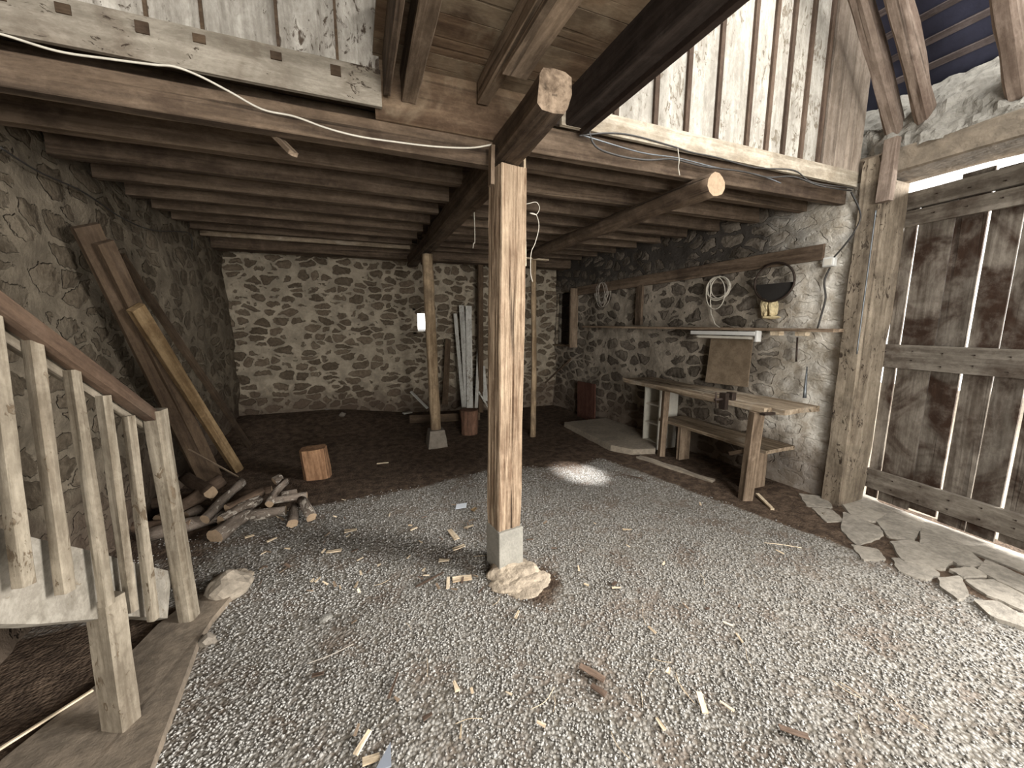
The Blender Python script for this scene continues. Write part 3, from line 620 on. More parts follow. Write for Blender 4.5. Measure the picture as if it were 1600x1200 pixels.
beam('newel_post', nb, ntp, .080, .075, M_BAL, up=(.25, 1, 0), parent=b_, amp=.005, bev=.35)
sb, stp = Vector((-.945, 1.80, -.02)), Vector((-.955, 1.85, .56))
o = beam('stub_post', sb, stp, .10, .07, M_BAL, up=(.5, 1, 0), amp=.006, bev=.12)
tag(o, 'short thick square stub post propping up the stair string', 'post')
# kerb / concrete apron
mb = MB(); pts = [(-.74, 2.56), (-.80, 2.35), (-.815, 2.2), (-.79, 1.9), (-.77, 1.64), (-.74, 1.3), (-.72, .2), (-1.3, .2), (-1.22, 1.4), (-1.28, 1.8), (-1.12, 2.1), (-1.05, 2.4), (-.95, 2.6)]
vs = [Vector((x, y, .035+.01*mn.noise(Vector((x*5, y*5, 0))))) for x, y in pts]+[Vector((x+.01, y, -.05)) for x, y in pts]; n = len(pts)
mb.add(vs, [tuple(range(n-1, -1, -1))]+[(i, (i+1) % n, n+(i+1) % n, n+i) for i in range(n)])
ob = mb.build('concrete_apron', M_KERB); tag(ob, 'brown concrete apron under the stairs at the gravel edge', 'concrete apron')
o = beam('thin_rod', Z(0, 1170, .04)+(Z(0, 1170, .04)-Z(145, 1078, .04))*.5, Z(145, 1078, .045), .012, .008, M_CHIP, amp=.001); tag(o, 'thin white stick lying on the concrete under the stairs', 'stick')
mb = MB(); rock(mb, (-.79, 2.60, .05), (.12, .10, .085), 5, sub=3, amp=.35); ob = mb.build('rubble_block', M_SLAB); tag(ob, 'rounded chunk of pale concrete at the foot of the newel post', 'concrete chunk')
mb = MB(); rock(mb, Z(325, 1000, .02), (.04, .035, .03), 15, sub=2, amp=.5); ob = mb.build('stone', M_STONEB); tag(ob, 'small brown stone on the apron edge below the newel post', 'stone')
mb = MB(); rock(mb, Z(360, 905, .0), (.11, .09, .03), 11, sub=3, amp=.5); ob = mb.build('dirt_mound', M_MORTAR); tag(ob, 'low smeared mound of mortar behind the concrete chunk', 'mortar mound')

# ------------------------------------------------------------------ planks leaning on the left wall
def leaning(name, A_, B_, wd, th, mat, up, label, cat='plank', group=None):
    o = beam(name, A_, B_, wd, th, mat, up=up, amp=.003, bev=.1); return tag(o, label, cat, group)
G1 = 'planks leaning on the left wall'
leaning('long_plank', Z(325, 757, -.01)+Vector((0, 0, 0)), X(133, 352, -1.52), .14, .035, M_DKPL, (.75, -.66, 0), 'widest dark brown plank leaning on the left stone wall, reaching highest', group=G1)
leaning('long_plank', Vector((-1.42, 4.75, 0)), X(162, 378, -1.46), .10, .035, M_DKPL, (.8, -.6, 0), 'dark plank lying against the widest leaning plank', group=G1)
leaning('long_plank', Z(373, 736, 0), X(212, 480, -1.42), .10, .05, M_YEL, (.8, -.6, 0), 'yellowish squared plank leaning at the left wall, brightest of them', group=G1)
leaning('long_plank', Z(392, 700, .02), X(188, 400, -1.6), .07, .04, M_DKPL, (1, 0, 0), 'thin dark pole like plank nearest the back corner on the left wall', group=G1)
leaning('thin_rod', Z(372, 745, .01), X(295, 702, -1.35), .012, .012, M_SHELF, (1, 0, 0), 'thin rod slanting between the leaning planks and the firewood', 'rod')

# ------------------------------------------------------------------ firewood
def log(x0_, y0_, x1_, y1_, za, zb, r, label, mat=M_LOG, taper=.95, bend=.02, name='firewood_log'):
    A_ = Z(x0_, y0_, za); B_ = Z(x1_, y1_, zb)
    o = beam(name, A_, B_, r*2, r*2, mat, rnd_=1, amp=r*.35, fr=6, taper=taper, bend=bend, endmat=M_END); return tag(o, label, 'log', 'firewood pile by the left wall')
log(235, 835, 352, 805, .05, .05, .052, 'long grey log at the front left of the firewood pile')
log(335, 838, 390, 800, .05, .06, .058, 'thick flaky log with reddish bark at the front of the firewood pile')
log(392, 805, 447, 797, .045, .045, .045, 'lichen spotted log lying level in the middle of the firewood pile')
log(457, 818, 461, 792, .04, .05, .040, 'short log pointing at the viewer under the level branch')
log(487, 808, 472, 780, .045, .11, .040, 'short log at the right end of the firewood pile')
log(418, 783, 480, 774, .13, .13, .032, 'crooked branch lying on top at the right of the firewood pile', bend=.05)
log(421, 788, 446, 752, .13, .20, .034, 'forked curved branch rising from the firewood pile', bend=.12)
log(428, 752, 440, 745, .17, .19, .038, 'upturned stub with a pale ring, topmost of the firewood pile')
log(440, 772, 464, 768, .17, .17, .020, 'thin twig resting above the crooked branch')
log(345, 815, 405, 780, .09, .12, .045, 'blackened log with white flecks behind the front logs')
log(320, 812, 378, 752, .10, .20, .038, 'slanting brown log leaning up through the firewood pile')
log(290, 808, 312, 796, .07, .08, .045, 'log with a bright sawn end beside the newel post')
log(250, 815, 346, 752, .08, .20, .062, 'thickest dark smooth log at the back of the firewood pile', M_LOGD)
log(355, 795, 410, 768, .14, .16, .04, 'dark log half hidden behind the blackened log', M_LOGD)
log(210, 790, 330, 775, .08, .10, .045, 'dark log lying behind the balusters', M_LOGD)
log(200, 825, 300, 818, .05, .06, .045, 'dark log low behind the newel post', M_LOGD)
log(375, 775, 425, 765, .09, .10, .035, 'dark log in the shade at the back of the firewood pile', M_LOGD)
log(330, 770, 290, 745, .2, .22, .05, 'dark brown log high at the back left of the pile', M_LOGD)
# split stump, chopping block
t = thing('split_stump', 'orange brown split log standing upright behind the firewood', 'log', Z(495, 750))
beam('wood', Z(496, 750)+Vector((0, .08, -.01)), Z(493, 752)+Vector((-.01, .1, .33)), .25, .17, wood('split_orange_wood', (.16, .085, .045), (.36, .21, .12), 0, 30, .2, crack=.6), up=(.2, 1, 0), parent=t, amp=.014, bev=.5)
o = beam('chopping_block', (1.50, 5.40, -.02), (1.50, 5.40, .37), .27, .27, wood('red_brown_bark', (.09, .05, .035), (.24, .135, .09), 0, 24, .2), up=(0, 1, 0), rnd_=1, amp=.02, fr=4)
tag(o, 'round red brown chopping block in front of the white planks', 'chopping block')
# white planks against the back wall
G2 = 'white planks against the back wall'
def wpl(bx, by, tx, ty, wd, label, yb=6.45, yt=6.72, mat=M_WPL, g=G2): 
    leaning('white_plank', Y(bx, by, yb), Y(tx, ty, yt), wd, .022, mat, (0, 1, .2), label, 'plank', g)
wpl(724, 636, 711, 490, .06, 'leftmost narrow white plank leaning on the back wall')
wpl(730, 636, 721, 477, .09, 'wide white plank second from the left, with a square notched top', 6.47, 6.74)
wpl(734, 638, 732, 478, .11, 'widest white plank in the middle of the leaning bunch', 6.42, 6.70)
wpl(744, 637, 750, 490, .055, 'right hand white plank of the tall leaning bunch', 6.44)
wpl(759, 627, 754, 572, .09, 'short white plank right of the tall leaning bunch', 6.45, 6.7)
wpl(695, 632, 700, 530, .10, 'grey brown board leaning on the back wall beside the round pole', 6.5, 6.75, M_DKPL, None)
leaning('white_stick', Y(764, 638, 6.3), Y(748, 612, 6.45), .02, .02, M_WPL, (0, 0, 1), 'thin white stick slanting at the foot of the short white plank', 'stick')
leaning('white_stick', Y(642, 612, 6.4), Y(668, 638, 6.2), .05, .02, M_WPL, (0, 0, 1), 'short pale board slanting at the wall foot behind the round pole', 'board')
leaning('white_stick', Z(630, 646, .12), Z(643, 644, .12), .07, .02, M_WPL, (0, 0, 1), 'small white offcut lying on the dark earth below the window', 'offcut')
leaning('dark_board', Z(640, 655, .2), Z(750, 650, .2), .03, .12, M_DKPL, (0, 0, 1), 'low dark board edge on the earth behind the round pole', 'board')

# small window
t = thing('window_1', 'small bright square opening in the back stone wall', 'window', (wx0, YB, wz0), kind='structure')
mb = MB()
for a_, c_ in (((wx0, YB+.18, wz0), (wx0+.02, YB+.22, wz1)), ((wx1-.02, YB+.18, wz0), (wx1, YB+.22, wz1)), ((wx0, YB+.18, wz0), (wx1, YB+.22, wz0+.02)), ((wx0, YB+.18, wz1-.02), (wx1, YB+.22, wz1))): mb.box(a_, c_)
mb.build('frame', M_WPL, t)

# ------------------------------------------------------------------ right wall furniture
def wbeam(name, x0_, y0_, x1_, y1_, wd, h, mat, off, label=None, cat=None, parent=None, **k):
    o = beam(name, Wp(x0_, y0_, off), Wp(x1_, y1_, off), wd, h, mat, parent=parent, **k)
    if label: tag(o, label, cat)
    return o
o = beam('wall_shelf', (WX(2.06, .14), 2.06, 1.553), (WX(5.7, .12), 5.7, 1.575), .17, .028, M_SHELF, amp=.005, bev=.1); tag(o, 'long thin wooden shelf board along the right stone wall', 'shelf')
o = beam('wall_plank', (WX(2.3, .04), 2.3, 2.25), (WX(6.1, .05), 6.1, 2.19), .04, .14, M_JOIST, amp=.004); tag(o, 'long dark plank fixed high along the right stone wall', 'plank')
o = beam('wall_batten', (WX(4.55, .045), 4.55, 1.60), (WX(4.55, .045), 4.55, 2.16), .12, .04, M_JOIST, up=(1, 0, 0), amp=.004); tag(o, 'short dark upright batten between the shelf and the high plank', 'batten')
# boarded opening
t = thing('window_2', 'dark boarded opening in the far end of the right wall', 'window', (WX(6.5), 6.5, 1.2), kind='structure')
mb = MB(); a_ = Vector((WX(6.12, -.12), 6.12, 1.23)); random.seed(2)
for i in range(4): mb.obox(a_+Vector((0, 0, i*.245)), WD*.76, WN*.03, (0, 0, .235), random.random())
mb.build('shutter_boards', M_STEEL, t)
beam('side_board', (WX(6.08, .12), 6.08, 1.20), (WX(6.08, .12), 6.08, 2.24), .15, .035, M_SHELF, up=(0, 1, 0), parent=t, amp=.004)
beam('sill', (WX(6.15, .03), 6.15, 1.22), (WX(6.86, .03), 6.86, 1.21), .08, .03, M_SHELF, parent=t, amp=.003)
# fixture, panel
t = thing('strip_light', 'pale metal strip light hanging under the wall shelf', 'light', Wp(1150, 522, .12))
a_ = Vector((WX(3.48, .2), 3.48, 1.515)); c_ = Vector((WX(2.72, .2), 2.72, 1.515)); beam('housing', a_, c_, .08, .04, M_PLASTIC, parent=t, amp=.0005)
beam('tube', a_+Vector((0, -.02, -.045)), c_+Vector((0, .02, -.045)), .03, .03, M_MELA, parent=t, rnd_=1, amp=0)
beam('end_bracket', c_+Vector((0, -.015, -.08)), c_+Vector((0, -.015, .03)), .07, .02, M_PLASTIC, up=(0, 1, 0), parent=t, amp=0)
mb = MB(); q = [Wp(1112, 528, .05), Wp(1177, 531, .05), Wp(1169, 605, .05), Wp(1103, 597, .08)]
mb.add(q+[p-WN*.014 for p in q], [(0, 1, 2, 3), (4, 7, 6, 5), (0, 4, 5, 1), (1, 5, 6, 2), (2, 6, 7, 3), (3, 7, 4, 0)]); ob = mb.build('fibreboard_sheet', M_PANEL)
tag(ob, 'plain brown sheet of board leaning on the wall above the workbench', 'board')
for i, (x, lb) in enumerate(((1213, 'small pale bracket under the wall shelf beside the strip light'), (1253, 'small yellowish wooden block under the wall shelf above the dark rod'))):
    p = Wp(x, 524, .12); p.z = 1.515; mb = MB(); mb.obox(p-Vector((.03, .045, .015)), (.07, 0, 0), (0, .09, 0), (0, 0, .04)); ob = mb.build('shelf_block', M_CHIP); tag(ob, lb, 'block')
# yellow foam tuft in the wall
mb = MB(); 
for x, s_ in ((1197, 1), (1208, .8)):
    p = Wp(x, 480, .04); rock(mb, p, (.05, .045*s_, .10), x, sub=3, amp=.5)
rock(mb, Wp(1203, 496, .05), (.05, .09, .018), 2, sub=3, amp=.4)
ob = mb.build('foam_tuft', M_TUFT); tag(ob, 'pale yellow tuft of foam sticking from the wall below the dark hoop', 'foam tuft')
# coils and hoop
def coil(cx, cy, ru, rv, n, r, mat, label, name, cat, off=.06, jit=.25, tail=None, sd=1, rot=0.):
    rn = random.Random(sd); c = Wp(cx, cy, off); mb = MB()
    for k_ in range(n):
        a = ru*(1+rn.uniform(-jit, jit)*.5); b2 = rv*(1+rn.uniform(-jit, jit)*.35); oy = rn.uniform(-jit, jit)*ru*.4; oz = rv-b2 if n > 1 else 0; off2 = rn.uniform(-.015, .02); tw = rot+rn.uniform(-.25, .25)*(n > 1)
        pts = []
        for i in range(29):
            th_ = 2*math.pi*i/28; u_ = a*math.cos(th_); v_ = b2*math.sin(th_)
            pts.append(c+WD*(-(u_*math.cos(tw)-v_*math.sin(tw))+oy)+Vector((0, 0, v_*math.cos(tw)+u_*math.sin(tw)+oz))-WN*off2)
        mb.tube(pts, r, 5)
    if tail: mb.tube([Wp(x, y, off) for x, y in tail], r, 5)
    ob = mb.build(name, mat); return tag(ob, label, cat)
coil(941, 457, .12, .16, 9, .0045, M_WIREG, 'tangled coil of pale wire hanging near the boarded opening', 'wire_coil', 'wire coil', jit=.8, sd=3)
coil(1122, 455, .11, .16, 5, .006, M_WIREW, 'loose coil of pale cable hanging above the strip light', 'cable_coil', 'cable coil', jit=.75, sd=5, tail=[(1110, 440), (1110, 470), (1111, 490), (1117, 506), (1125, 512)])
t = thing('round_sieve', 'large dark hoop hanging on the right wall above the foam tuft', 'hoop', Wp(1208, 440, .08))
hc = Wp(1209, 441, .09); mb = MB()
mb.tube([hc+WD*(-.19*math.cos(2*math.pi*i/36))+Vector((0, 0, .185*math.sin(2*math.pi*i/36)))for i in range(37)], .010, 8); mb.build('rim', M_IRON, t)
mb = MB(); vs = [hc+WN*.012+WD*(-.18*math.cos(a))+Vector((0, 0, .175*math.sin(a))) for a in np.linspace(math.pi*1.02, math.pi*1.98, 16)]; vs2 = [v+WN*.012 for v in vs]; n = len(vs)
mb.add(vs+vs2, [tuple(range(n)), tuple(range(2*n-1, n-1, -1))]+[(i, (i+1) % n, n+(i+1) % n, n+i) for i in range(n)]); mb.build('black_flap', M_DARKBACK, t)
# junction box, cables, switch
t = thing('junction_box', 'small white junction box on the whitewashed end of the right wall', 'junction box', Wp(1299, 410, .03))
c = Wp(1299, 410, 0.0); mb = MB(); mb.obox(c-WD*.045-WN*.055-Vector((0, 0, .04)), WD*.09, WN*.055, (0, 0, .08)); ob = mb.build('box', M_PLASTIC, t); bv = ob.modifiers.new('b', 'BEVEL'); bv.width = .006
mb = MB(); mb.obox(c-WD*.03-WN*.058-Vector((0, 0, .028)), WD*.06, WN*.004, (0, 0, .056)); mb.build('lid', M_MELA, ob)
t = thing('light_switch', 'small pale switch box low on the jamb beside the shelf end', 'switch', Wp(1327, 556, .03))
c = Wp(1327, 556, 0.0); mb = MB(); mb.obox(c-WD*.03-WN*.05-Vector((0, 0, .035)), WD*.06, WN*.05, (0, 0, .07)); ob = mb.build('box', M_PLASTIC, t)
mb = MB(); mb.obox(c-WD*.008-WN*.058-Vector((0, 0, .012)), WD*.016, WN*.01, (0, 0, .024)); mb.build('rocker', M_MELA, ob)
def smooth(pts, k=6):
    pts = [Vector(p) for p in pts]; out = []
    for i in range(len(pts)-1):
        p0 = pts[max(0, i-1)]; p1 = pts[i]; p2 = pts[i+1]; p3 = pts[min(len(pts)-1, i+2)]
        for j in range(k):
            t_ = j/k; out.append(.5*((2*p1)+(p2-p0)*t_+(2*p0-5*p1+4*p2-p3)*t_**2+(3*p1-p0-3*p2+p3)*t_**3))
    return out+[pts[-1]]
def cable(name, pts, r, mat, label, cat='cable'):
    mb = MB(); mb.tube(smooth(pts), r, 6); return tag(mb.build(name, mat), label, cat)
F2 = lambda x, y: Y(x, y, 2.105)
cable('electric_cable', [Wp(x, y, .05) for x, y in ((1330, 300), (1345, 335), (1335, 362), (1318, 385), (1303, 402))], .007, M_WIREB, 'black cable running down from the loft corner to the white junction box')
cable('electric_cable', [Wp(x, y, .03) for x, y in ((1297, 418), (1288, 440), (1290, 465), (1284, 490), (1277, 514))], .008, M_WIREB, 'black cable from the white junction box down to the shelf')
cable('electric_cable', [F2(x, y) for x, y in ((918, 195), (930, 228), (965, 243), (1010, 250), (1052, 249), (1100, 260), (1160, 268), (1200, 277), (1240, 276), (1280, 290), (1330, 298))], .006, M_WIREB, 'lower dark cable sagging along the pale right fascia')
cable('electric_cable', [F2(x, y) for x, y in ((905, 212), (950, 208), (990, 212), (1052, 229), (1080, 238), (1120, 246), (1180, 262), (1240, 266), (1270, 285), (1333, 294))], .005, M_WIREB, 'upper dark cable along the pale right fascia')
cable('electric_cable', [F2(x, y) for x, y in ((912, 212), (1000, 238), (1060, 247), (1120, 262), (1180, 272), (1220, 286))], .004, M_GALV, 'thin bluish cable stretched along the bottom of the right fascia')
F1 = lambda x, y: Y(x, y, 2.165)
cable('electric_cable', [F1(x, y) for x, y in ((-60, 42), (0, 53), (90, 80), (170, 92), (240, 101), (272, 104), (312, 119), (360, 144), (410, 171), (460, 182), (510, 200), (560, 213), (620, 222), (680, 229), (735, 231), (768, 226))], .0045, M_WIREW, 'white cable sagging across the left fascia towards the central post')
cable('electric_cable', [X(x, y, -1.62) for x, y in ((0, 230), (60, 268), (130, 300), (190, 340), (240, 360), (295, 364), (300, 388))], .005, M_WIREB, 'dark cable drooping along the top of the left wall')
cable('metal_conduit', [(3.90, 1.93, z) for z in (1.36, 1.7, 2.1, 2.5)], .005, M_GALV, 'thin grey conduit rising from the switch box beside the jamb post', 'conduit')
cable('loose_string', [Y(x, y, 2.2) for x, y in ((816, 320), (826, 318), (838, 316), (843, 325), (838, 335), (828, 333), (838, 336), (842, 355), (836, 380), (830, 395), (829, 425), (832, 440))], .002, M_WIREW, 'thin pale string dangling right of the central post', 'string')
cable('loose_string', [Vector((Y(741, 366, 3.42).x, 3.42, 2.66))]+[Y(x, y, 3.42) for x, y in ((742, 374), (740, 380), (739, 388))], .004, M_WIREW, 'short dusty cobweb thread hanging from a joist left of the central post', 'thread')
cable('loose_string', [Y(x, y, 2.06) for x, y in ((1059, 232), (1061, 250), (1060, 262), (1062, 274))], .003, M_WIREW, 'short frayed string hanging from the right fascia', 'string')
for (x, y0_, y1_, r, lb) in ((1245, 527, 565, .008, 'dark metal rod hanging below the wall shelf'),):
    o = beam('metal_rod', Wp(x+1, y0_, .05), Wp(x-1, y1_, .05), r*2, r*2, M_IRON, up=(0, 1, 0), rnd_=1, amp=0); tag(o, lb, 'rod')
o = beam('metal_spike', Wp(1257, 622, .08), Wp(1261, 573, .03), .035, .03, M_GALV, up=(0, 1, 0), rnd_=1, amp=0, taper=.3); tag(o, 'grey pointed metal spike standing on the workbench end', 'spike')
mb = MB(); q0 = X(438, 225, 0.05) if False else None
# stick hanging from the left joists
o = beam('broken_lath', Z(408, 190, 2.60), Z(458, 240, 2.42), .05, .02, M_SHELF, amp=.004); tag(o, 'broken brown lath hanging down from the left joists', 'lath')

cable('thin_wire', [Wp(x, y, .04) for x, y in ((1245, 448), (1240, 462), (1236, 485), (1240, 502), (1250, 514))], .0025, M_WIREG, 'thin pale wire hanging between the hoop and the black cable', 'wire')
# workbench
t = thing('workbench', 'rough plank workbench against the right wall with square front legs', 'workbench', (3.5, 3.0, 0))
beam('top', (3.60, 2.12, .86), (3.58, 4.25, .86), .48, .05, M_BENCH, parent=t, amp=.018, fr=6, bev=.3)
beam('front_edge', (3.30, 2.22, .865), (3.40, 4.2, .86), .10, .05, M_BENCH, parent=t, amp=.012, bev=.2)
beam('leg', (3.27, 2.33, -.02), (3.275, 2.30, .84), .10, .075, M_SHELF, up=(.3, 1, 0), parent=t, amp=.003)
beam('leg', (3.43, 3.57, -.02), (3.44, 3.56, .83), .07, .07, M_SHELF, up=(.3, 1, 0), parent=t, amp=.003)
beam('bracket', (3.20, 2.20, .845), (3.50, 2.22, .835), .04, .02, M_IRON, parent=t, amp=.001)
# vise
v = Z(1163, 622, .93); t = thing('bench_vise', 'rusty old vise clamped to the front edge of the workbench', 'vise', v)
a_ = Vector((3.30, 2.62, .90))
beam('jaw', a_+Vector((-.05, 0, -.10)), a_+Vector((-.05, 0, .06)), .05, .07, M_IRON, up=(0, 1, 0), parent=t, amp=.006)
beam('jaw', a_+Vector((.04, 0, -.02)), a_+Vector((.04, 0, .06)), .05, .07, M_IRON, up=(0, 1, 0), parent=t, amp=.006)
beam('screw', a_+Vector((-.17, 0, 0)), a_+Vector((.1, 0, 0)), .025, .025, M_IRON, rnd_=1, parent=t, amp=0)
beam('handle', a_+Vector((-.15, 0, -.08)), a_+Vector((-.15, .01, .07)), .014, .014, M_IRON, up=(0, 1, 0), rnd_=1, parent=t, amp=0)
# low bench
t = thing('low_bench', 'low wooden bench standing underneath the workbench', 'bench', (3.65, 3.0, 0))
beam('seat', (3.65, 2.30, .44), (3.65, 3.66, .44), .40, .035, M_BENCH, parent=t, amp=.006, bev=.1)
for x, y in ((3.60, 2.50), (3.60, 3.40)):
    beam('leg', (x, y, -.02), (x, y, .42), .28 if y < 3 else .16, .05, M_SHELF, up=(0, 1, 0), parent=t, amp=.003)
beam('brace', (3.49, 2.46, .42), (3.50, 2.70, .30), .03, .04, M_SHELF, parent=t, amp=.003)
# shelf unit
t = thing('open_shelf_unit', 'narrow white open shelf unit standing at the far end of the workbench', 'shelf unit', (3.7, 3.95, 0))
x0_, x1_, ya, yb2 = 3.56, 3.86, 3.78, 4.05
mb = MB(); mb.box((x0_, ya, .0), (x1_, ya+.018, .82)); mb.build('side_panel', M_MELA, t)
mb = MB(); mb.box((x0_, yb2, .0), (x1_, yb2+.018, .82)); mb.build('side_panel', M_MELA, t)
mb = MB(); mb.box((x1_-.01, ya+.018, .0), (x1_, yb2, .82)); mb.build('back_panel', M_MELA, t)
for z in (.06, .31, .56, .79):
    mb = MB(); mb.box((x0_+.01, ya+.018, z), (x1_-.01, yb2, z+.018)); mb.build('shelf', M_MELA, t)
# slab in front of far wall
mb = MB(); pts = [(3.02, 5.25), (3.0, 4.6), (2.98, 3.98), (3.12, 3.72), (3.42, 3.66), (3.85, 4.1), (3.80, 5.25)]
vs = [Vector((x, y, .075+.006*mn.noise(Vector((x*3, y*3, 1))))) for x, y in pts]+[Vector((x-.01, y, -.05)) for x, y in pts]; n = len(pts)
mb.add(vs, [tuple(range(n))]+[(i, n+i, n+(i+1) % n, (i+1) % n) for i in range(n)]); ob = mb.build('concrete_slab', M_SLAB)
tag(ob, 'low dusty concrete slab on the floor by the white shelf unit', 'slab')
o = beam('stone_edge', (3.12, 3.62, .0), (3.36, 2.75, .0), .08, .05, M_SLAB, amp=.02); tag(o, 'broken concrete edge strip between gravel and the workbench earth', 'edge strip')
o = beam('wood_stick', Z(1183, 772, .03), Z(1207, 796, .015), .03, .02, M_CHIP, amp=.002); tag(o, 'short stick leaning by the front leg of the workbench', 'stick')
mb = MB(); random.seed(9)
ob = None
leaning('rusty_sheet', (3.66, 5.62, -.02), (3.66, 5.64, .62), .55, .02, wood('rust_red_sheet', (.07, .03, .02), (.13, .06, .045), 0, 6, .1), (1, 0, 0), 'dark reddish sheet standing at the foot of the far right wall', 'sheet')
leaning('stick', Y(852, 598, 6.4), Y(893, 560, 6.3), .03, .03, M_DKPL, (0, 0, 1), 'dark slanting branch by the far right corner', 'branch')

# ------------------------------------------------------------------ threshold paving
random.seed(21); mb = MB()
stones = [((1312, 778), (1350, 765), (1388, 795), (1366, 812), (1330, 800)), ((1320, 800), (1372, 822), (1378, 834), (1340, 850), (1316, 826)),
          ((1372, 812), (1395, 800), (1440, 822), (1425, 842), (1388, 835)), ((1330, 850), (1372, 858), (1382, 872), (1350, 872)), ((1395, 845), (1430, 845), (1490, 870), (1470, 885), (1410, 872)),
          ((1395, 870), (1430, 872), (1466, 892), (1448, 902), (1410, 892)), ((1445, 825), (1500, 850), (1540, 880), (1500, 880), (1440, 850)), ((1468, 902), (1500, 900), (1512, 925), (1500, 935), (1470, 915)),
          ((1510, 905), (1560, 905), (1600, 930), (1600, 950), (1540, 925)), ((1525, 938), (1560, 940), (1600, 962), (1600, 978), (1550, 962)), ((1545, 875), (1600, 900), (1640, 925), (1600, 925), (1530, 890)),
          ((1600, 935), (1660, 960), (1680, 990), (1640, 985)), ((1380, 790), (1420, 808), (1440, 815), (1400, 798)), ((1482, 888), (1520, 885), (1540, 898), (1505, 900)), ((1270, 792), (1300, 795), (1318, 812), (1290, 812)), ((1250, 770), (1290, 775), (1300, 790), (1262, 788))]
for i, s_ in enumerate(stones):
    P_ = [Z(x, y, .02) for x, y in s_]; c_ = sum(P_, Vector())/len(P_); P_ = [c_+(p-c_)*1.16 for p in P_]; Q = []
    for a_, b2 in zip(P_, P_[1:]+P_[:1]): Q += [a_.lerp(b2, q_)+Vector((mn.noise(a_.lerp(b2, q_)*22), mn.noise(a_.lerp(b2, q_)*22+Vector((7, 0, 0))), 0))*.012 for q_ in (.06, .2, .35, .5, .65, .8, .94)]
    hz = random.uniform(.010, .018); n = len(Q)
    top = [Vector((p.x, p.y, hz))+(c_-p)*.06 for p in Q]; top = [Vector((p.x, p.y, hz)) for p in top]; bot = [Vector((p.x, p.y, -.03)) for p in Q]
    mb.add(top+bot, [tuple(range(n))]+[(i2, n+i2, n+(i2+1) % n, (i2+1) % n) for i2 in range(n)], random.random())
ob = mb.build('stone_paving', M_PAVE); tag(ob, 'row of worn flat paving stones along the foot of the plank door', 'paving')

tag(beam('stone_sill', (4.20, 2.0, -.005), (4.02, -.2, -.005), .30, .03, M_PAVE, amp=.006), 'worn stone sill right under the plank door', 'sill')
# ------------------------------------------------------------------ litter on the floor
def chip(px_, py_, L, wd, ang, mat, th=.007, z=None):
    c_ = Z(px_, py_, .012); c_.z = ground_z(c_.x, c_.y)+.014; d_ = Vector((math.cos(ang), math.sin(ang), 0))
    SEED[0] += 1; rn = random.Random(SEED[0]); tl = Vector((0, 0, rn.uniform(0, .012)))
    return beam('wood_chip', c_-d_*L/2, c_+d_*L/2+tl, wd, th, mat, amp=wd*.15, fr=14, taper=rn.uniform(.35, 1), bev=.2, seg=5)
R = math.radians
sp_ = [(708, 836, .15, .045, R(100), M_CHIP, 'pale split of wood lying left of the post foot, below the blue card'),
       (733, 824, .07, .022, R(0), M_CHIP, 'narrow pale splinter just left of the concrete block'),
       (741, 797, .045, .04, R(30), M_YEL, 'small orange wood chip beside the blue card'),
       (722, 905, .12, .045, R(-10), M_CHIP, 'flat pale wood piece left of the mortar footing'),
       (700, 912, .10, .02, R(75), M_CHIP, 'upright looking splinter touching the flat pale wood piece'),
       (717, 857, .09, .03, R(5), M_CHIP, 'pale chip at the edge of the post shadow'),
       (694, 877, .07, .03, R(-15), M_CHIP, 'pale chip in the post shadow left of the block'),
       (598, 723, .13, .03, R(-10), M_CHIP, 'pale chip alone on the dark earth under the loft'),
       (963, 920, .055, .012, R(-22), M_CHIP, 'short round pale peg on gravel right of the post'),
       (904, 888, .05, .012, R(65), M_CHIP, 'small pale sliver standing out right of the post'),
       (808, 962, .05, .014, R(45), M_CHIP, 'pale peg just below the mortar footing'),
       (1097, 1098, .085, .026, R(60), M_CHIP, 'curved pale chip in the lower right gravel'),
       (712, 1073, .05, .022, R(95), M_CHIP, 'little cream chip in the middle of the foreground gravel'),
       (567, 1162, .085, .022, R(50), M_CHIP, 'tall pale splinter in the bottom centre foreground'),
       (580, 1188, .06, .028, R(0), M_CHIP, 'cream chip at the bottom edge of the picture'),
       (925, 1052, .12, .03, R(125), M_CHIPD, 'dark slat lying in the gravel right of centre'),
       (935, 1078, .07, .03, R(120), M_CHIPD, 'dark chip just below the dark slat'),
       (497, 1055, .05, .02, R(-10), M_CHIPD, 'dark bark flake on gravel in the left foreground'),
       (615, 1072, .12, .012, R(65), M_CHIPD, 'brown twig piece in the foreground gravel'),
       (668, 1120, .04, .02, R(10), M_CHIPD, 'small reddish bark piece in the bottom centre gravel'),
       (828, 843, .05, .012, R(-30), M_CHIPD, 'dark splinter right of the concrete block'),
       (866, 856, .04, .012, R(-30), M_CHIPD, 'dark splinter further right of the concrete block'),
       (956, 865, .035, .012, R(120), M_CHIPD, 'tiny black splinter in the sunny gravel'),
       (985, 745, .25, .02, R(130), M_CHIPD, 'dark stick lying on gravel before the workbench'),
       (1240, 1145, .10, .03, R(140), M_CHIPD, 'black chunk of bark in the right foreground'),
       (390, 838, .06, .03, R(20), M_CHIP, 'bright chip fallen in front of the firewood'),
       (425, 843, .07, .02, R(30), M_CHIP, 'pale sliver in front of the level log'),
       (412, 865, .03, .02, R(0), M_CHIP, 'small yellow chip before the firewood pile'),
       (980, 828, .07, .02, R(-30), M_CHIP, 'pale flat splinter in the gravel near the sunny patch'),
       (548, 828, .09, .05, R(0), M_CHIP, 'pale flat flake right of the firewood pile'),
       (522, 862, .10, .03, R(-10), M_CHIP, 'long pale flake on the gravel left of the post shadow'),
       (672, 906, .20, .014, R(20), M_CHIPD, 'grey twig ending at the flat pale wood piece')]
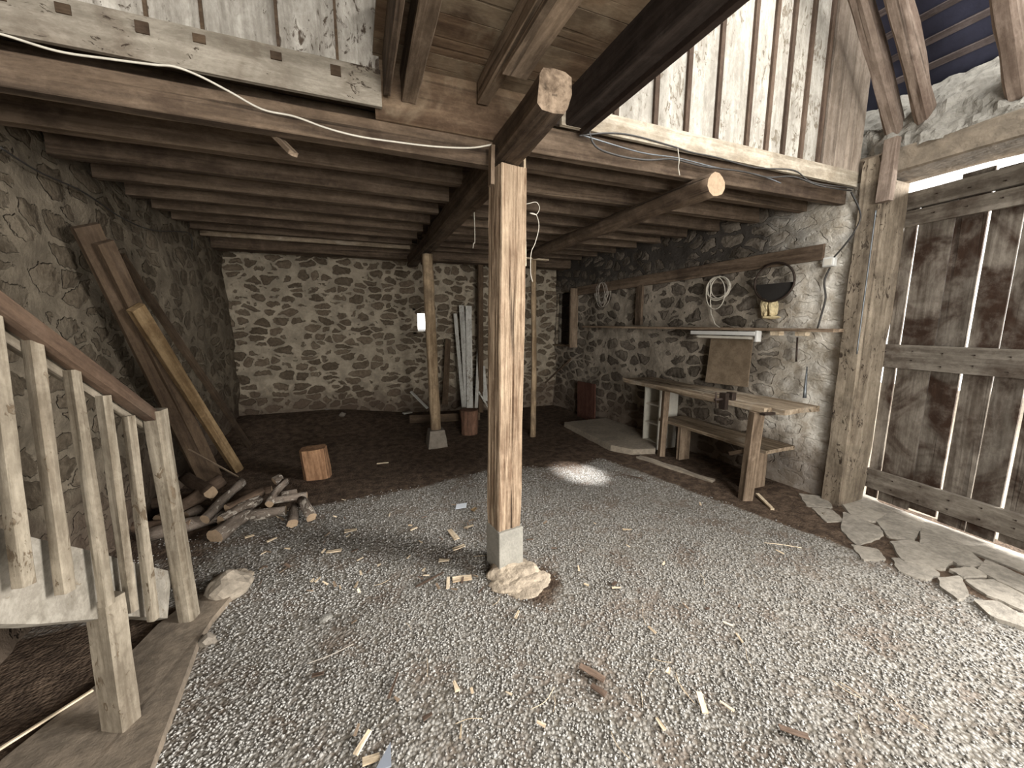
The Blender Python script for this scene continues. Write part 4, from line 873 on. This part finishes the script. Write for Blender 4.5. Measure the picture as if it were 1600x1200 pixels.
for (x, y, L, wd, an, m, lb) in sp_: tag(chip(x, y, L, wd, an, m), lb, 'wood chip')
random.seed(31)
for i in range(80):
    x = random.uniform(400, 760); y = random.uniform(780, 925)
    if i > 45: x = random.uniform(520, 1250); y = random.uniform(760, 1150)
    o = chip(x, y, random.uniform(.02, .055), random.uniform(.008, .02), random.uniform(0, 3.1), random.choice((M_CHIP, M_CHIP, M_CHIPD, M_SHELF)), .004)
    tag(o, 'tiny wood chip scattered on the gravel floor', 'wood chip', 'tiny scattered wood chips')
random.seed(33)
for i in range(22):
    x = random.uniform(480, 1450); y = random.uniform(790, 1180); c_ = Z(x, y); c_.z = ground_z(c_.x, c_.y)+.012; an = random.uniform(0, 3.1); L = random.uniform(.06, .16)
    d_ = Vector((math.cos(an), math.sin(an), 0)); nrm = Vector((-d_.y, d_.x, 0))*random.uniform(-.12, .12)
    mb = MB(); mb.tube(smooth([c_-d_*L/2, c_+nrm*L, c_+d_*L/2+Vector((0, 0, .004))], 4), .0013, 4)
    tag(mb.build('straw', M_CHIP), 'thin pale straw stalk lying on the gravel', 'straw', 'straw stalks on the gravel')
cable('straw', [Z(x, y, .02) for x, y in ((1194, 848), (1222, 851), (1252, 856))], .0025, M_CHIP, 'long yellow straw on gravel towards the plank door', 'straw')
cable('straw', [Z(x, y, .02) for x, y in ((480, 1037), (520, 1022), (552, 1006))], .002, M_WIREG, 'long thin grey stalk in the left foreground gravel', 'straw')
mb = MB(); c_ = Z(719, 791, .02); c_.z = ground_z(c_.x, c_.y)+.014; mb.obox(c_-Vector((.05, .03, 0)), Vector((.095, -.005, 0)), Vector((.03, .085, 0)), (0, 0, .003)); ob = mb.build('card', M_PAPER); tag(ob, 'pale blue rectangular card lying on the gravel left of the post', 'card')
mb = MB(); c_ = Z(597, 1190, .02); c_.z = .02; mb.add([c_+Vector(p) for p in ((-.03, -.03, 0), (.03, -.03, 0), (.035, .05, .006), (-.03, -.03, .006), (.03, -.03, .006), (.035, .05, .012))], [(0, 2, 1), (3, 4, 5), (0, 1, 4, 3), (1, 2, 5, 4), (2, 0, 3, 5)]); ob = mb.build('slate_shard', M_TILE); tag(ob, 'pointed blue grey slate shard at the bottom edge', 'shard')
mb = MB(); rock(mb, Z(508, 965, .015), (.035, .03, .008), 4, sub=2, amp=.4); ob = mb.build('plaster_flake', M_PLAST); tag(ob, 'grey white plaster flake on the gravel in the left foreground', 'flake')
for i, (x, y, s_) in enumerate(((512, 642, .07), (535, 648, .05), (1288, 803, .02))):
    mb = MB(); c_ = Z(x, y, .2 if i < 2 else .01); rock(mb, c_, (s_, s_, s_*.8), i+20, sub=2, amp=.4); ob = mb.build('stone', M_STONEB)
    tag(ob, ['rounded stone on the earth bank at the foot of the back wall', 'smaller stone beside the rounded one at the back wall', 'small brown stone on the ground near the jamb post'][i], 'stone')
